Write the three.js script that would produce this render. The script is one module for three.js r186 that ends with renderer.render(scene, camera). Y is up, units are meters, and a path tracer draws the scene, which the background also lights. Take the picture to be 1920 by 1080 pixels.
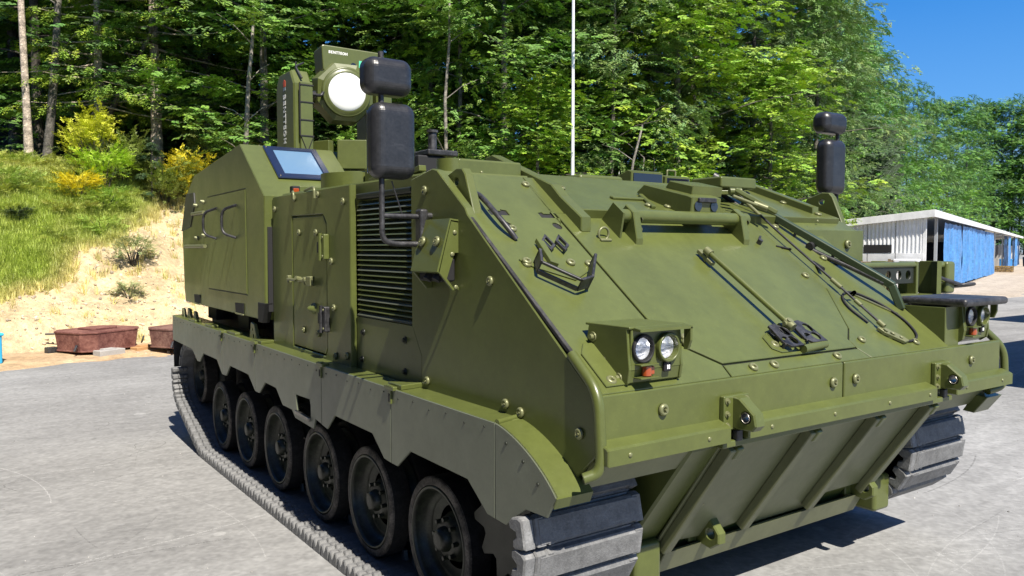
import * as THREE from 'three';
import { RoundedBoxGeometry } from 'three/addons/geometries/RoundedBoxGeometry.js';
import { TextGeometry } from 'three/addons/geometries/TextGeometry.js';
import { FontLoader } from 'three/addons/loaders/FontLoader.js';
import { mergeGeometries } from 'three/addons/utils/BufferGeometryUtils.js';
import { ImprovedNoise } from 'three/addons/math/ImprovedNoise.js';

// ---------------------------------------------------------------- camera, sky, sun, exposure
const scene = new THREE.Scene();
const camera = new THREE.PerspectiveCamera(2 * Math.atan(540 / 1475) * 180 / Math.PI, 16 / 9, 0.05, 900);
const YAW = 34.5 * Math.PI / 180, PITCH = 2.872 * Math.PI / 180;
camera.position.set(0, 1.8, 0);
camera.lookAt(Math.sin(YAW) * Math.cos(PITCH), 1.8 - Math.sin(PITCH), -Math.cos(YAW) * Math.cos(PITCH));
const renderer = new THREE.WebGLRenderer({ antialias: true });
renderer.toneMapping = THREE.LinearToneMapping;
renderer.toneMappingExposure = 1.86;
renderer.shadowMap.enabled = true;
const SUN = new THREE.Vector3(-0.09, 1, 0.74).normalize();
{
  const w = 128, h = 256, d = new Float32Array(w * h * 4);
  const key = [[0, .30, .38, .46], [.05, .22, .34, .49], [.14, .080, .235, .50], [.28, .028, .155, .43], [.6, .024, .085, .28], [1, .020, .06, .21]];
  for (let j = 0; j < h; j++) {
    const s = Math.max(0, Math.sin(((j + .5) / h - .5) * Math.PI));
    let k = 0; while (k < key.length - 2 && s > key[k + 1][0]) k++;
    const t = Math.min(1, (s - key[k][0]) / (key[k + 1][0] - key[k][0]));
    for (let i = 0; i < w; i++) {
      const a = (i + .5) / w * 2 * Math.PI - Math.PI, el = ((j + .5) / h - .5) * Math.PI;
      const c = Math.cos(el) * Math.cos(a) * SUN.x + Math.sin(el) * SUN.y + Math.cos(el) * Math.sin(a) * SUN.z;
      const glow = .35 * Math.pow(Math.max(0, c), 40) + .08 * Math.pow(Math.max(0, c), 6);
      for (let q = 0; q < 3; q++) d[(j * w + i) * 4 + q] = key[k][q + 1] + (key[k + 1][q + 1] - key[k][q + 1]) * t + glow * [1, .95, .85][q];
      d[(j * w + i) * 4 + 3] = 1;
    }
  }
  const sky = new THREE.DataTexture(d, w, h, THREE.RGBAFormat, THREE.FloatType);
  sky.mapping = THREE.EquirectangularReflectionMapping; sky.magFilter = sky.minFilter = THREE.LinearFilter; sky.needsUpdate = true;
  scene.background = sky; scene.environment = sky;
}
const sun = new THREE.DirectionalLight(0xfff7ea, 5);
sun.position.copy(SUN).multiplyScalar(60).add(new THREE.Vector3(8, 0, -12));
sun.target.position.set(8, 0, -12);
sun.castShadow = true; sun.shadow.mapSize.set(4096, 4096);
Object.assign(sun.shadow.camera, { left: -60, right: 60, top: 60, bottom: -60, near: 1, far: 200 });
scene.add(sun, sun.target);

// ---------------------------------------------------------------- helpers
function rngOf(seed) { let s = seed >>> 0; return () => { s = (s + 0x6D2B79F5) >>> 0; let t = Math.imul(s ^ s >>> 15, 1 | s); t = t + Math.imul(t ^ t >>> 7, 61 | t) ^ t; return ((t ^ t >>> 14) >>> 0) / 4294967296; }; }
const V = (x, y, z) => new THREE.Vector3(x, y, z);
const V2 = (p) => new THREE.Vector2(p[0], p[1]);
const noise = new ImprovedNoise();
const fbm = (x, y, z, o = 4) => { let a = 0, s = 1, n = 0; for (let i = 0; i < o; i++) { a += noise.noise(x, y, z) * s; n += s; s *= .5; x *= 2.03; y *= 2.03; z *= 2.03; } return a / n; };
const clamp = (v, a = 0, b = 1) => Math.min(b, Math.max(a, v));
const smooth = (a, b, v) => { const t = clamp((v - a) / (b - a)); return t * t * (3 - 2 * t); };
const lerp = (a, b, t) => a + (b - a) * t;
const names = {};
function numbered(n) { const k = names[n] = (names[n] ?? -1) + 1; return k ? `${n}_${String(k).padStart(3, '0')}` : n; }
function tag(o, label, category, group) { o.userData.label = label; o.userData.category = category; if (group) o.userData.group = group; return o; }
function structure(o) { o.userData.kind = 'structure'; return o; }
function shade(o) { o.castShadow = o.receiveShadow = true; return o; }
// texture coordinates in metres from the dominant direction of every face
function metreUV(g) {
  if (g.index) g = g.toNonIndexed();
  const p = g.attributes.position, uv = new Float32Array(p.count * 2), a = V(), b = V(), c = V();
  for (let i = 0; i < p.count; i += 3) {
    a.fromBufferAttribute(p, i); b.fromBufferAttribute(p, i + 1).sub(a); c.fromBufferAttribute(p, i + 2).sub(a); b.cross(c);
    const x = Math.abs(b.x), y = Math.abs(b.y), z = Math.abs(b.z);
    for (let k = 0; k < 3; k++) {
      const X = p.getX(i + k), Y = p.getY(i + k), Z = p.getZ(i + k);
      uv[(i + k) * 2] = x >= y && x >= z ? Z : X; uv[(i + k) * 2 + 1] = y > x && y > z ? Z : Y;
    }
  }
  g.setAttribute('uv', new THREE.BufferAttribute(uv, 2));
  for (const k of Object.keys(g.attributes)) if (!['position', 'normal', 'uv', 'color'].includes(k)) g.deleteAttribute(k);
  return g;
}
const merged = (list) => { list = [].concat(list).map((g) => { const k = g.index ? g.toNonIndexed() : g; for (const n of Object.keys(k.attributes)) if (n !== 'position' && n !== 'normal' && n !== 'uv') k.deleteAttribute(n); return k; }); return metreUV(list.length > 1 ? mergeGeometries(list) : list[0]); };
// frames: columns u, v, w and an origin
const frame = (o, u, v, w) => new THREE.Matrix4().makeBasis(u, v, w).setPosition(o);
const FX = frame(V(0, 0, 0), V(0, 0, -1), V(0, 1, 0), V(1, 0, 0));     // points (-z, y), depth along x
const FZ = frame(V(0, 0, 0), V(1, 0, 0), V(0, 1, 0), V(0, 0, 1));      // points (x, y), depth along z
const FY = frame(V(0, 0, 0), V(1, 0, 0), V(0, 0, -1), V(0, 1, 0));     // points (x, -z), depth along y
function prism(F, pts, d0, d1, { b = .004, holes = [], seg = 1 } = {}) {
  const sh = new THREE.Shape(pts.map(V2));
  for (const h of holes) sh.holes.push(h instanceof THREE.Path ? h : new THREE.Path(h.map(V2)));
  const bb = Math.min(b, (d1 - d0) * .45);
  const g = new THREE.ExtrudeGeometry(sh, { depth: d1 - d0 - 2 * bb, bevelEnabled: bb > 0, bevelThickness: bb, bevelSize: bb, bevelOffset: -bb, bevelSegments: seg, curveSegments: 14 });
  return g.translate(0, 0, d0 + bb).applyMatrix4(F);
}
const zy = (list) => list.map(([z, y]) => [-z, y]);
const circle = (x, y, r, ry) => { const p = new THREE.Path(); p.absellipse(x, y, r, ry ?? r, 0, Math.PI * 2, true); return p; };
const prismX = (pts, x0, x1, o = {}) => prism(FX, zy(pts), x0, x1, { ...o, holes: (o.holes || []).map((h) => h instanceof THREE.Path ? h : zy(h)) });
const prismZ = (pts, z0, z1, o) => prism(FZ, pts, z0, z1, o);
const prismY = (pts, y0, y1, o) => prism(FY, pts.map(([x, z]) => [x, -z]), y0, y1, o);
const box = (x0, x1, y0, y1, z0, z1, r = .006, s = 1) => new RoundedBoxGeometry(x1 - x0, y1 - y0, z1 - z0, s, Math.min(r, (x1 - x0) * .45, (y1 - y0) * .45, (z1 - z0) * .45)).translate((x0 + x1) / 2, (y0 + y1) / 2, (z0 + z1) / 2);
const alongZ = (a, b) => new THREE.Matrix4().compose(a, new THREE.Quaternion().setFromUnitVectors(V(0, 0, 1), b.clone().sub(a).normalize()), V(1, 1, 1));
function cyl(a, b, r0, r1 = r0, n = 16) { const g = new THREE.CylinderGeometry(r1, r0, a.distanceTo(b), n); return g.rotateX(Math.PI / 2).translate(0, 0, a.distanceTo(b) / 2).applyMatrix4(alongZ(a, b)); }
// a bar of rectangular section from a to b, "up" tells which way its height points
function bar(a, b, w, h, up = V(0, 1, 0), r = .004) {
  const d = b.clone().sub(a), L = d.length(); d.normalize();
  const x = up.clone().cross(d).normalize(), y = d.clone().cross(x);
  return new RoundedBoxGeometry(w, h, L, 1, Math.min(r, w * .4, h * .4)).translate(0, 0, L / 2).applyMatrix4(new THREE.Matrix4().makeBasis(x, y, d).setPosition(a));
}
// a round bar through points with rounded corners
function tube(pts, r, { bend = .03, n = 10, closed = false } = {}) {
  const path = new THREE.CurvePath();
  let last = pts[0].clone();
  for (let i = 1; i < pts.length - 1; i++) {
    const a = pts[i].clone().lerp(pts[i - 1], Math.min(.5, bend / pts[i].distanceTo(pts[i - 1]))), c = pts[i].clone().lerp(pts[i + 1], Math.min(.5, bend / pts[i].distanceTo(pts[i + 1])));
    if (last.distanceTo(a) > 1e-5) path.add(new THREE.LineCurve3(last, a));
    path.add(new THREE.QuadraticBezierCurve3(a, pts[i], c)); last = c;
  }
  path.add(new THREE.LineCurve3(last, pts[pts.length - 1]));
  const out = [];
  for (const c of path.curves) { const k = c.isLineCurve3 ? 1 : 6; for (let i = 0; i < k; i++) out.push(c.getPoint(i / k)); }
  out.push(pts[pts.length - 1]);
  return taper(out, out.map(() => r), n, true);
}
function taper(pts, radii, n = 8, caps = false) {
  const pos = [], nor = [], idx = []; let ref = V(0, 0, 0);
  pts.forEach((p, i) => {
    const t = (pts[Math.min(i + 1, pts.length - 1)]).clone().sub(pts[Math.max(i - 1, 0)]).normalize();
    if (!i) ref = Math.abs(t.y) < .9 ? V(0, 1, 0) : V(1, 0, 0);
    const x = ref.clone().addScaledVector(t, -ref.dot(t)).normalize(), y = t.clone().cross(x); ref = x;
    for (let k = 0; k <= n; k++) { const a = k / n * 2 * Math.PI, d = x.clone().multiplyScalar(Math.cos(a)).addScaledVector(y, Math.sin(a)); pos.push(p.x + d.x * radii[i], p.y + d.y * radii[i], p.z + d.z * radii[i]); nor.push(d.x, d.y, d.z); }
  });
  for (let i = 0; i < pts.length - 1; i++) for (let k = 0; k < n; k++) { const a = i * (n + 1) + k, b = a + n + 1; idx.push(a, a + 1, b, b, a + 1, b + 1); }
  if (caps) for (const [i, s] of [[0, -1], [pts.length - 1, 1]]) {
    const t = pts[Math.min(i + 1, pts.length - 1)].clone().sub(pts[Math.max(i - 1, 0)]).normalize().multiplyScalar(s), c = pos.length / 3;
    pos.push(pts[i].x, pts[i].y, pts[i].z); nor.push(t.x, t.y, t.z);
    for (let k = 0; k <= n; k++) { const q = (i * (n + 1) + k) * 3; pos.push(pos[q], pos[q + 1], pos[q + 2]); nor.push(t.x, t.y, t.z); }
    for (let k = 0; k < n; k++) s < 0 ? idx.push(c, c + 2 + k, c + 1 + k) : idx.push(c, c + 1 + k, c + 2 + k);
  }
  const g = new THREE.BufferGeometry();
  g.setAttribute('position', new THREE.Float32BufferAttribute(pos, 3)); g.setAttribute('normal', new THREE.Float32BufferAttribute(nor, 3)); g.setAttribute('uv', new THREE.Float32BufferAttribute(new Float32Array(pos.length / 3 * 2), 2)); g.setIndex(idx);
  return g;
}
const lathe = (pts, n = 40) => new THREE.LatheGeometry(pts.map(V2), n);

// ---------------------------------------------------------------- textures and materials
function texture(size, fn, { srgb = true, tile = 1 } = {}) {
  const d = new Uint8Array(size * size * 4);
  for (let j = 0; j < size; j++) for (let i = 0; i < size; i++) { const c = fn(i / size, j / size), k = (j * size + i) * 4; for (let q = 0; q < 3; q++) d[k + q] = clamp(Array.isArray(c) ? c[q] : c) * 255; d[k + 3] = 255; }
  const t = new THREE.DataTexture(d, size, size); t.wrapS = t.wrapT = THREE.RepeatWrapping; t.magFilter = THREE.LinearFilter; t.minFilter = THREE.LinearMipmapLinearFilter; t.generateMipmaps = true;
  t.colorSpace = srgb ? THREE.SRGBColorSpace : THREE.NoColorSpace; t.repeat.set(1 / tile, 1 / tile); t.needsUpdate = true; return t;
}
// seamless value noise on a lattice
function lattice(seed, n) { const r = rngOf(seed), a = new Float32Array(n * n); for (let i = 0; i < n * n; i++) a[i] = r(); return (u, v) => { const x = ((u % 1) + 1) % 1 * n, y = ((v % 1) + 1) % 1 * n, i = Math.floor(x), j = Math.floor(y); let f = x - i, g = y - j; f = f * f * (3 - 2 * f); g = g * g * (3 - 2 * g); const A = (p, q) => a[(q % n) * n + p % n]; return lerp(lerp(A(i, j), A(i + 1, j), f), lerp(A(i, j + 1), A(i + 1, j + 1), f), g); }; }
function layers(seed, list) { const L = list.map(([n, w], i) => [lattice(seed + i * 17, n), w]), s = list.reduce((a, b) => a + b[1], 0); return (u, v) => L.reduce((a, [f, w]) => a + f(u, v) * w, 0) / s; }
const std = (color, roughness, o = {}) => new THREE.MeshStandardMaterial({ color: Array.isArray(color) ? new THREE.Color().setRGB(...color) : color, roughness, ...o });
const mottle = (() => { const a = layers(5, [[4, 3], [11, 2], [37, 1.5], [128, 1]]), b = layers(9, [[90, 1], [200, 1]]); return texture(512, (u, v) => { const t = .92 + (a(u, v) - .5) * .20 + (b(u, v) > .8 ? .04 : 0); return [t, t, t * (.99 + .02 * a(v, u))]; }, { tile: 1.1 }); })();
const paintRough = (() => { const a = layers(21, [[5, 3], [19, 2], [64, 1.5], [170, 1]]); return texture(512, (u, v) => .86 + (a(u, v) - .5) * .34, { srgb: false, tile: .9 }); })();
const peel = (() => { const a = layers(33, [[60, 1], [128, 1]]); return texture(256, (u, v) => a(u, v), { srgb: false, tile: .16 }); })();
const grit = (() => { const a = layers(41, [[40, 1], [100, 1.4], [128, 1]]); return texture(256, (u, v) => a(u, v), { srgb: false, tile: .3 }); })();
const wearMap = (() => { const a = layers(51, [[6, 2], [22, 2], [70, 1.4], [128, 1.5]]); return texture(512, (u, v) => { const t = .66 + (a(u, v) - .5) * 1.0; return [t, t * .985, t * .96]; }, { tile: .7 }); })();
const padMap = (() => { const a = layers(57, [[5, 2], [18, 2], [60, 1.6], [128, 1.5]]), s = layers(58, [[90, 1], [30, 1]]); return texture(512, (u, v) => { const t = .80 + (a(u, v) - .5) * .42 + (s(u * .2, v) > .72 ? .08 : 0); return [t, t, t * .995]; }, { tile: .55 }); })();
const paint = new THREE.MeshPhysicalMaterial({ color: new THREE.Color().setRGB(.101, .121, .030), roughness: .43, specularIntensity: 1, sheen: .05, sheenRoughness: .6, sheenColor: new THREE.Color().setRGB(.42, .52, .46), map: mottle, roughnessMap: paintRough, bumpMap: peel, bumpScale: .00012, clearcoat: .16, clearcoatRoughness: .22 });
const M = {
  paint,
  skirt: std([.148, .164, .112], .42, { map: mottle, roughnessMap: paintRough, bumpMap: peel, bumpScale: .00012 }),
  lowerPaint: std([.160, .172, .085], .55, { map: mottle, roughnessMap: paintRough }),
  darkShadePaint: std([.018, .022, .013], .6, { map: mottle, roughnessMap: paintRough }),  // darkened olive: shade put into rack and running gear; also joints, rivets
  armShadePaint: std([.045, .066, .034], .4, { map: mottle, roughnessMap: paintRough }),  // olive darkened to put shade into the side faces of the arm
  tyreWall: std([.22, .205, .19], .85, { map: wearMap, bumpMap: grit, bumpScale: .0006 }),
  wheelPaint: std([.045, .058, .037], .5, { map: wearMap, roughnessMap: paintRough }),
  rubber: std([.05, .05, .052], .78, { map: wearMap, bumpMap: grit, bumpScale: .0006 }),
  tyre: std([.035, .034, .033], .85, { map: wearMap, bumpMap: grit, bumpScale: .0006 }),
  shoe: std([.225, .228, .232], .75, { map: padMap, bumpMap: grit, bumpScale: .0015, roughnessMap: paintRough }),
  shoeSteel: std([.3, .26, .22], .6, { map: wearMap, metalness: .4 }),
  plastic: std([.036, .037, .041], .37, { map: padMap, bumpMap: grit, bumpScale: .00015, roughnessMap: paintRough }),
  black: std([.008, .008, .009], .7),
  greyBlack: std([.075, .077, .086], .45, { map: wearMap }),
  steel: std([.45, .44, .42], .35, { metalness: .9, map: wearMap }),
  zinc: std([.17, .178, .085], .38, { metalness: .25 }),
  white: std([.86, .87, .85], .35),
  whitePaint: std([.8, .8, .78], .5),
  amber: new THREE.MeshPhysicalMaterial({ color: new THREE.Color().setRGB(.30, .055, .012), roughness: .15, clearcoat: 1 }),
  glass: new THREE.MeshPhysicalMaterial({ color: 0xffffff, roughness: .03, transmission: 1, thickness: 0, ior: 1.5 }),
  chrome: std([.85, .86, .88], .08, { metalness: 1 }),
  reflector: std([.82, .84, .88], .28, { metalness: .75 }),
  lens: new THREE.MeshPhysicalMaterial({ color: new THREE.Color().setRGB(.01, .012, .02), roughness: .05, clearcoat: 1 }),
  panel: new THREE.MeshPhysicalMaterial({ color: new THREE.Color().setRGB(.10, .185, .29), roughness: .35, clearcoat: .5, clearcoatRoughness: .1 }),
  navy: new THREE.MeshPhysicalMaterial({ color: new THREE.Color().setRGB(.010, .016, .040), roughness: .3, clearcoat: .6, clearcoatRoughness: .2 }),
  green: new THREE.MeshPhysicalMaterial({ color: new THREE.Color().setRGB(.12, .62, .36), roughness: .1, clearcoat: 1 }),
};
const font = await new FontLoader().loadAsync('fonts/droid/droid_sans_bold.typeface.json');
function lettering(text, h, depth = .0015) { const g = new TextGeometry(text, { font, size: h, depth, curveSegments: 4, bevelEnabled: false }); g.computeBoundingBox(); const b = g.boundingBox; return g.translate(-(b.min.x + b.max.x) / 2, -(b.min.y + b.max.y) / 2, 0); }

// ================================================================ the setting
const yg = (z) => .0233 * (clamp(z, -9, 1) + 6.62);                  // the yard falls a little towards the bank
const F2 = V(Math.sin(YAW), 0, -Math.cos(YAW)), R2 = V(Math.cos(YAW), 0, Math.sin(YAW));
const place = (px, D) => V(0, 0, 0).addScaledVector(F2, D).addScaledVector(R2, (px - 960) / 1475 * D);
// foot of the bank, and height above the yard behind it
const FOOT = [[-60, -9.5], [-8, -14.6], [0.3, -15.4], [3.5, -15.9], [12, -19], [24.5, -24.3], [48, -33.2], [90, -49], [240, -105]];
function behind(x, z) { let i = 0; while (i < FOOT.length - 2 && x > FOOT[i + 1][0]) i++; const [x0, z0] = FOOT[i], [x1, z1] = FOOT[i + 1], t = (x - x0) / (x1 - x0), c = (x1 - x0) / Math.hypot(x1 - x0, z1 - z0); return (z0 + (z1 - z0) * t - z) * c; }
function hillY(x, z) {
  const d = behind(x, z); if (d <= 0) return yg(z) - .03 + Math.max(-.5, d * .1);
  const right = smooth(8, 26, x), a = Math.min(d, 6.6) * lerp(.56, .2, right) + Math.max(0, Math.min(d - 6.6, 60)) * .13 + Math.max(0, d - 14) * .10 + Math.max(0, d - 30) * .16;
  return yg(z) - .03 + a * smooth(0, 1.2, d) + .30 * fbm(x * .35, z * .35, 2.2, 3) * smooth(0, 3, d) + .10 * fbm(x * 1.6, z * 1.6, 7, 3) * smooth(0, .8, d);
}
function grid(xs, zs, yOf, colorOf) {
  const pos = [], col = [], uv = [], idx = [], n = xs.length;
  for (const z of zs) for (const x of xs) { pos.push(x, yOf(x, z), z); uv.push(x, z); const c = colorOf(x, z); col.push(...c); }
  for (let j = 0; j < zs.length - 1; j++) for (let i = 0; i < n - 1; i++) { const a = j * n + i; idx.push(a, a + n, a + 1, a + 1, a + n, a + n + 1); }
  const g = new THREE.BufferGeometry(); g.setAttribute('position', new THREE.Float32BufferAttribute(pos, 3)); g.setAttribute('uv', new THREE.Float32BufferAttribute(uv, 2)); g.setAttribute('color', new THREE.Float32BufferAttribute(col, 3)); g.setIndex(idx); g.computeVertexNormals(); return g;
}
const range = (a, b, s) => { const o = []; for (let v = a; v <= b + 1e-6; v += s) o.push(v); return o; };
// worn concrete: patches, drag streaks, pale scratches, specks
const concrete = (() => {
  const N = 2048, a = layers(101, [[5, 3], [13, 2.4], [40, 1.6], [128, 1.3]]), st = layers(131, [[7, 2], [19, 2]]), fine = layers(151, [[256, 1], [512, 1.2]]), pits = lattice(171, 400), pat = layers(181, [[3, 2], [7, 2], [23, 1]]);
  const d = new Float32Array(N * N);
  for (let j = 0; j < N; j++) for (let i = 0; i < N; i++) {
    const u = i / N, v = j / N; let t = .80 + (a(u, v) - .5) * .15 + (fine(u, v) - .5) * .17 + (pat(u, v) - .5) * .13;
    t += (st(u * 1 + .15 * a(v, u), v * 6) - .5) * .11;                     // drag streaks across the yard
    if (pits(u, v) > .985) t -= .13; if (pits(v + .3, u) > .985) t += .08; d[j * N + i] = t;
  }
  const r = rngOf(77);
  for (let k = 0; k < 460; k++) {                                          // scratches left by tracks, a few long arcs
    let x = r() * N, y = r() * N, th = (r() < .7 ? .15 + (r() - .5) * .5 : r() * 6.3), bend = (r() - .5) * .006, n = 40 + r() * 500, w = r() < .2 ? 2 : 1, s = (r() < .72 ? 1 : -1) * (.04 + r() * .11);
    for (let q = 0; q < n; q++) { x += Math.cos(th); y += Math.sin(th); th += bend; if (r() < .28) continue; for (let e = 0; e < w; e++) { const i = (Math.floor(y) + e & N - 1) * N + (Math.floor(x) & N - 1); d[i] += s; } }
  }
  for (let k = 0; k < 26; k++) {                                           // hairline cracks that wander and fork
    let x = r() * N, y = r() * N, th = r() * 6.3; for (let q = 0; q < 260 + r() * 500; q++) { th += (r() - .5) * .5; x += Math.cos(th); y += Math.sin(th); d[(Math.floor(y) & N - 1) * N + (Math.floor(x) & N - 1)] -= .16 + .1 * r(); if (r() < .004) th += (r() - .5) * 1.6; }
  }
  for (let k = 0; k < 60; k++) {                                           // oil drips and pale mortar spots
    const cx = r() * N, cy = r() * N, R = 3 + r() * r() * 26, s = r() < .65 ? -.13 : .10; for (let b = -R; b <= R; b++) for (let a2 = -R; a2 <= R; a2++) { const e = Math.hypot(a2, b) / R + .5 * (fine((cx + a2) / N, (cy + b) / N) - .5) + .6 * (pat((cx + a2 * 9) / N, (cy + b * 9) / N) - .5); if (e < .8) d[(Math.floor(cy + b) & N - 1) * N + (Math.floor(cx + a2) & N - 1)] += s; }
  }
  const out = new Uint8Array(N * N * 4); for (let i = 0; i < N * N; i++) { const t = clamp(d[i]); out[i * 4] = t * 255; out[i * 4 + 1] = t * 253; out[i * 4 + 2] = t * 247; out[i * 4 + 3] = 255; }
  const t = new THREE.DataTexture(out, N, N); t.wrapS = t.wrapT = THREE.RepeatWrapping; t.magFilter = THREE.LinearFilter; t.minFilter = THREE.LinearMipmapLinearFilter; t.generateMipmaps = true; t.colorSpace = THREE.SRGBColorSpace; t.repeat.set(1 / 11, 1 / 11); t.needsUpdate = true; return t;
})();
const roughGround = (() => { const a = layers(191, [[30, 2], [80, 2], [200, 2], [512, 2]]); return texture(1024, (u, v) => a(u, v), { srgb: false, tile: 2.3 }); })();
const soil = (() => { const a = layers(201, [[5, 2], [17, 2], [60, 2], [200, 1.6], [400, 1.4]]); return texture(1024, (u, v) => { const t = .86 + (a(u, v) - .5) * .62; return [t, t * .985, t * .96]; }, { tile: 3.1 }); })();
{
  const xs = [-420, -200, -100, ...range(-48, 96, 1.2), 130, 200, 420], zs = [-420, -240, -160, ...range(-110, -50, 4), ...range(-48, 16, 1), 40, 90, 200];
  const g = shade(new THREE.Mesh(grid(xs, zs, (x, z) => yg(z), (x, z) => {
    const n = fbm(x * .11, z * .16, 3.3, 4), m = fbm(x * .5, z * .7, 8.1, 3), k = .385 * (1 + .30 * n + .14 * m), warm = .5 + .5 * fbm(x * .07 + 4, z * .07, 1.5, 3);
    return [k * lerp(.95, 1.02, warm), k, k * lerp(1.07, .99, warm)];
  }), new THREE.MeshStandardMaterial({ map: concrete, bumpMap: roughGround, bumpScale: .002, roughness: .9, vertexColors: true })));
  g.name = 'ground'; scene.add(structure(g));
}
// sandy dirt lot beyond the concrete on the right, with a worn edge
{
  const xs = range(9, 150, .9), zs = range(-62, -10, .8);
  const edge = (x) => -11.5 - (x - 20) * .16 + 1.4 * fbm(x * .22, 2, 5, 3);
  const g = grid(xs, zs, (x, z) => yg(z) + (z < edge(x) ? .006 : -.02), (x, z) => { const n = .5 + .5 * fbm(x * .3, z * .3, 6, 4); return [lerp(.46, .60, n), lerp(.40, .53, n), lerp(.33, .44, n)]; });
  const m = shade(new THREE.Mesh(g, new THREE.MeshStandardMaterial({ map: soil, bumpMap: roughGround, bumpScale: .01, roughness: .95, vertexColors: true }))); m.name = 'dirt_lot'; scene.add(structure(m));
}
// the bank and the hill behind it
const grassEdge = (x) => .8 + clamp(x + .4, -1, 9) * 1.0;
const hillColor = (x, z) => {
  const d = behind(x, z), n = fbm(x * .8, z * .8, 1, 4), f = fbm(x * 2.7, z * 2.7, 4, 3);
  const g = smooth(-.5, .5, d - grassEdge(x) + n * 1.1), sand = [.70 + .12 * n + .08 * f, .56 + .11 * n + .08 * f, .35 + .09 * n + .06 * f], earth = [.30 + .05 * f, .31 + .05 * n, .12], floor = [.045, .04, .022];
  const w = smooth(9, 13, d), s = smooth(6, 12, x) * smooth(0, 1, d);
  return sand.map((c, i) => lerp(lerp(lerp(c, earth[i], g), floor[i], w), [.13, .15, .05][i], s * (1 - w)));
};
{
  const xs = [...range(-40, -12, 2), ...range(-11, 12, .25), ...range(13, 150, 2.5)], zs = [...range(-160, -46, 4), ...range(-44, -28, 1), ...range(-27.5, -14, .22)];
  const xs2 = xs.sort((a, b) => a - b), zs2 = zs.sort((a, b) => a - b);
  const m = shade(new THREE.Mesh(grid(xs2, zs2, hillY, hillColor), new THREE.MeshStandardMaterial({ map: soil, bumpMap: roughGround, bumpScale: .03, roughness: .97, vertexColors: true })));
  m.name = 'hillside'; scene.add(structure(m));
}
// sand washed out over the yard along the foot of the bank
{
  const xs = range(-8, 7, .14), zs = range(-17, -13.2, .14);
  const h = (x, z) => behind(x, z) + 1.15 + .75 * fbm(x * .7, z * 1.3, 3, 3) + .25 * fbm(x * 3, z * 3, 1, 2);
  const m = shade(new THREE.Mesh(grid(xs, zs, (x, z) => yg(z) + clamp(h(x, z) * .06, -.03, .06), (x, z) => { const n = fbm(x * 1.2, z * 2.2, 5, 4); return [.56 + .2 * n, .41 + .2 * n, .25 + .16 * n]; }), new THREE.MeshStandardMaterial({ map: soil, bumpMap: roughGround, bumpScale: .012, roughness: .95, vertexColors: true })));
  m.name = 'sand_wash'; scene.add(structure(m));
}

// ================================================================ the armoured vehicle
const O = V(3.19, 0, -5.3);
const vehicle = new THREE.Group(); vehicle.name = 'armoured_vehicle'; vehicle.position.copy(O); scene.add(vehicle);
tag(vehicle, 'olive green tracked armoured vehicle with sloped front and side skirts on the grey yard', 'armoured vehicle');
const part = (name, geos, m, parent = vehicle) => { const o = shade(new THREE.Mesh(merged(geos).translate(-O.x, -O.y, -O.z), m)); o.name = name; parent.add(o); return o; };
const piece = (name, geo, m, parent, matrix) => { const o = shade(new THREE.Mesh(geo, m)); o.name = name; matrix.clone().decompose(o.position, o.quaternion, o.scale); o.position.sub(O); parent.add(o); return o; };
// the sloped front plate: x, distance up the slope, height above it
const SL = Math.hypot(1, .735), GO = V(0, 1.299, -2.021), GV = V(0, .735 / SL, -1 / SL), GW = V(0, 1 / SL, .735 / SL), FG = frame(GO, V(1, 0, 0), GV, GW);
const onG = (x, s, h = 0) => V(x, 0, 0).add(GO).addScaledVector(GV, s).addScaledVector(GW, h);
const prismG = (pts, h0, h1, o) => prism(FG, pts, h0, h1, o);
// the upper front plate
const UL = Math.hypot(1, .355), UO = V(0, 1.98, -2.88), UV_ = V(0, .355 / UL, -1 / UL), UW = V(0, 1 / UL, .355 / UL), FU = frame(UO, V(1, 0, 0), UV_, UW);
const onU = (x, s, h = 0) => V(x, 0, 0).add(UO).addScaledVector(UV_, s).addScaledVector(UW, h);
const prismU = (pts, h0, h1, o) => prism(FU, pts, h0, h1, o);
// bolts: washer and head along +w
const boltGeo = merged([cyl(V(0, 0, 0), V(0, 0, .004), .019, .018, 14), cyl(V(0, 0, .004), V(0, 0, .016), .0115, .0105, 6)]);
const nutGeo = merged([lathe([[0, 0], [.021, 0], [.021, .008], [.016, .014], [.0085, .014], [.0085, .006], [0, .006]], 16).rotateX(Math.PI / 2), cyl(V(.004, 0, .004), V(.004, 0, .017), .006, .005, 8)]);
const rivetGeo = merged(lathe([[.008, 0], [.0075, .003], [.004, .0045], [0, .005]], 10).rotateX(Math.PI / 2));
const facing = (p, w, k = 1) => new THREE.Matrix4().compose(p, new THREE.Quaternion().setFromUnitVectors(V(0, 0, 1), w), V(k, k, k));
const LEFT = V(-1, 0, 0), FRONT = V(0, 0, 1), RIGHT = V(1, 0, 0);
const bolts = (parent, list, w, geo = boltGeo, m = M.zinc, k = 1) => { for (const p of list) piece('bolt', geo, m, parent, facing(p, w, k)); };

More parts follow.
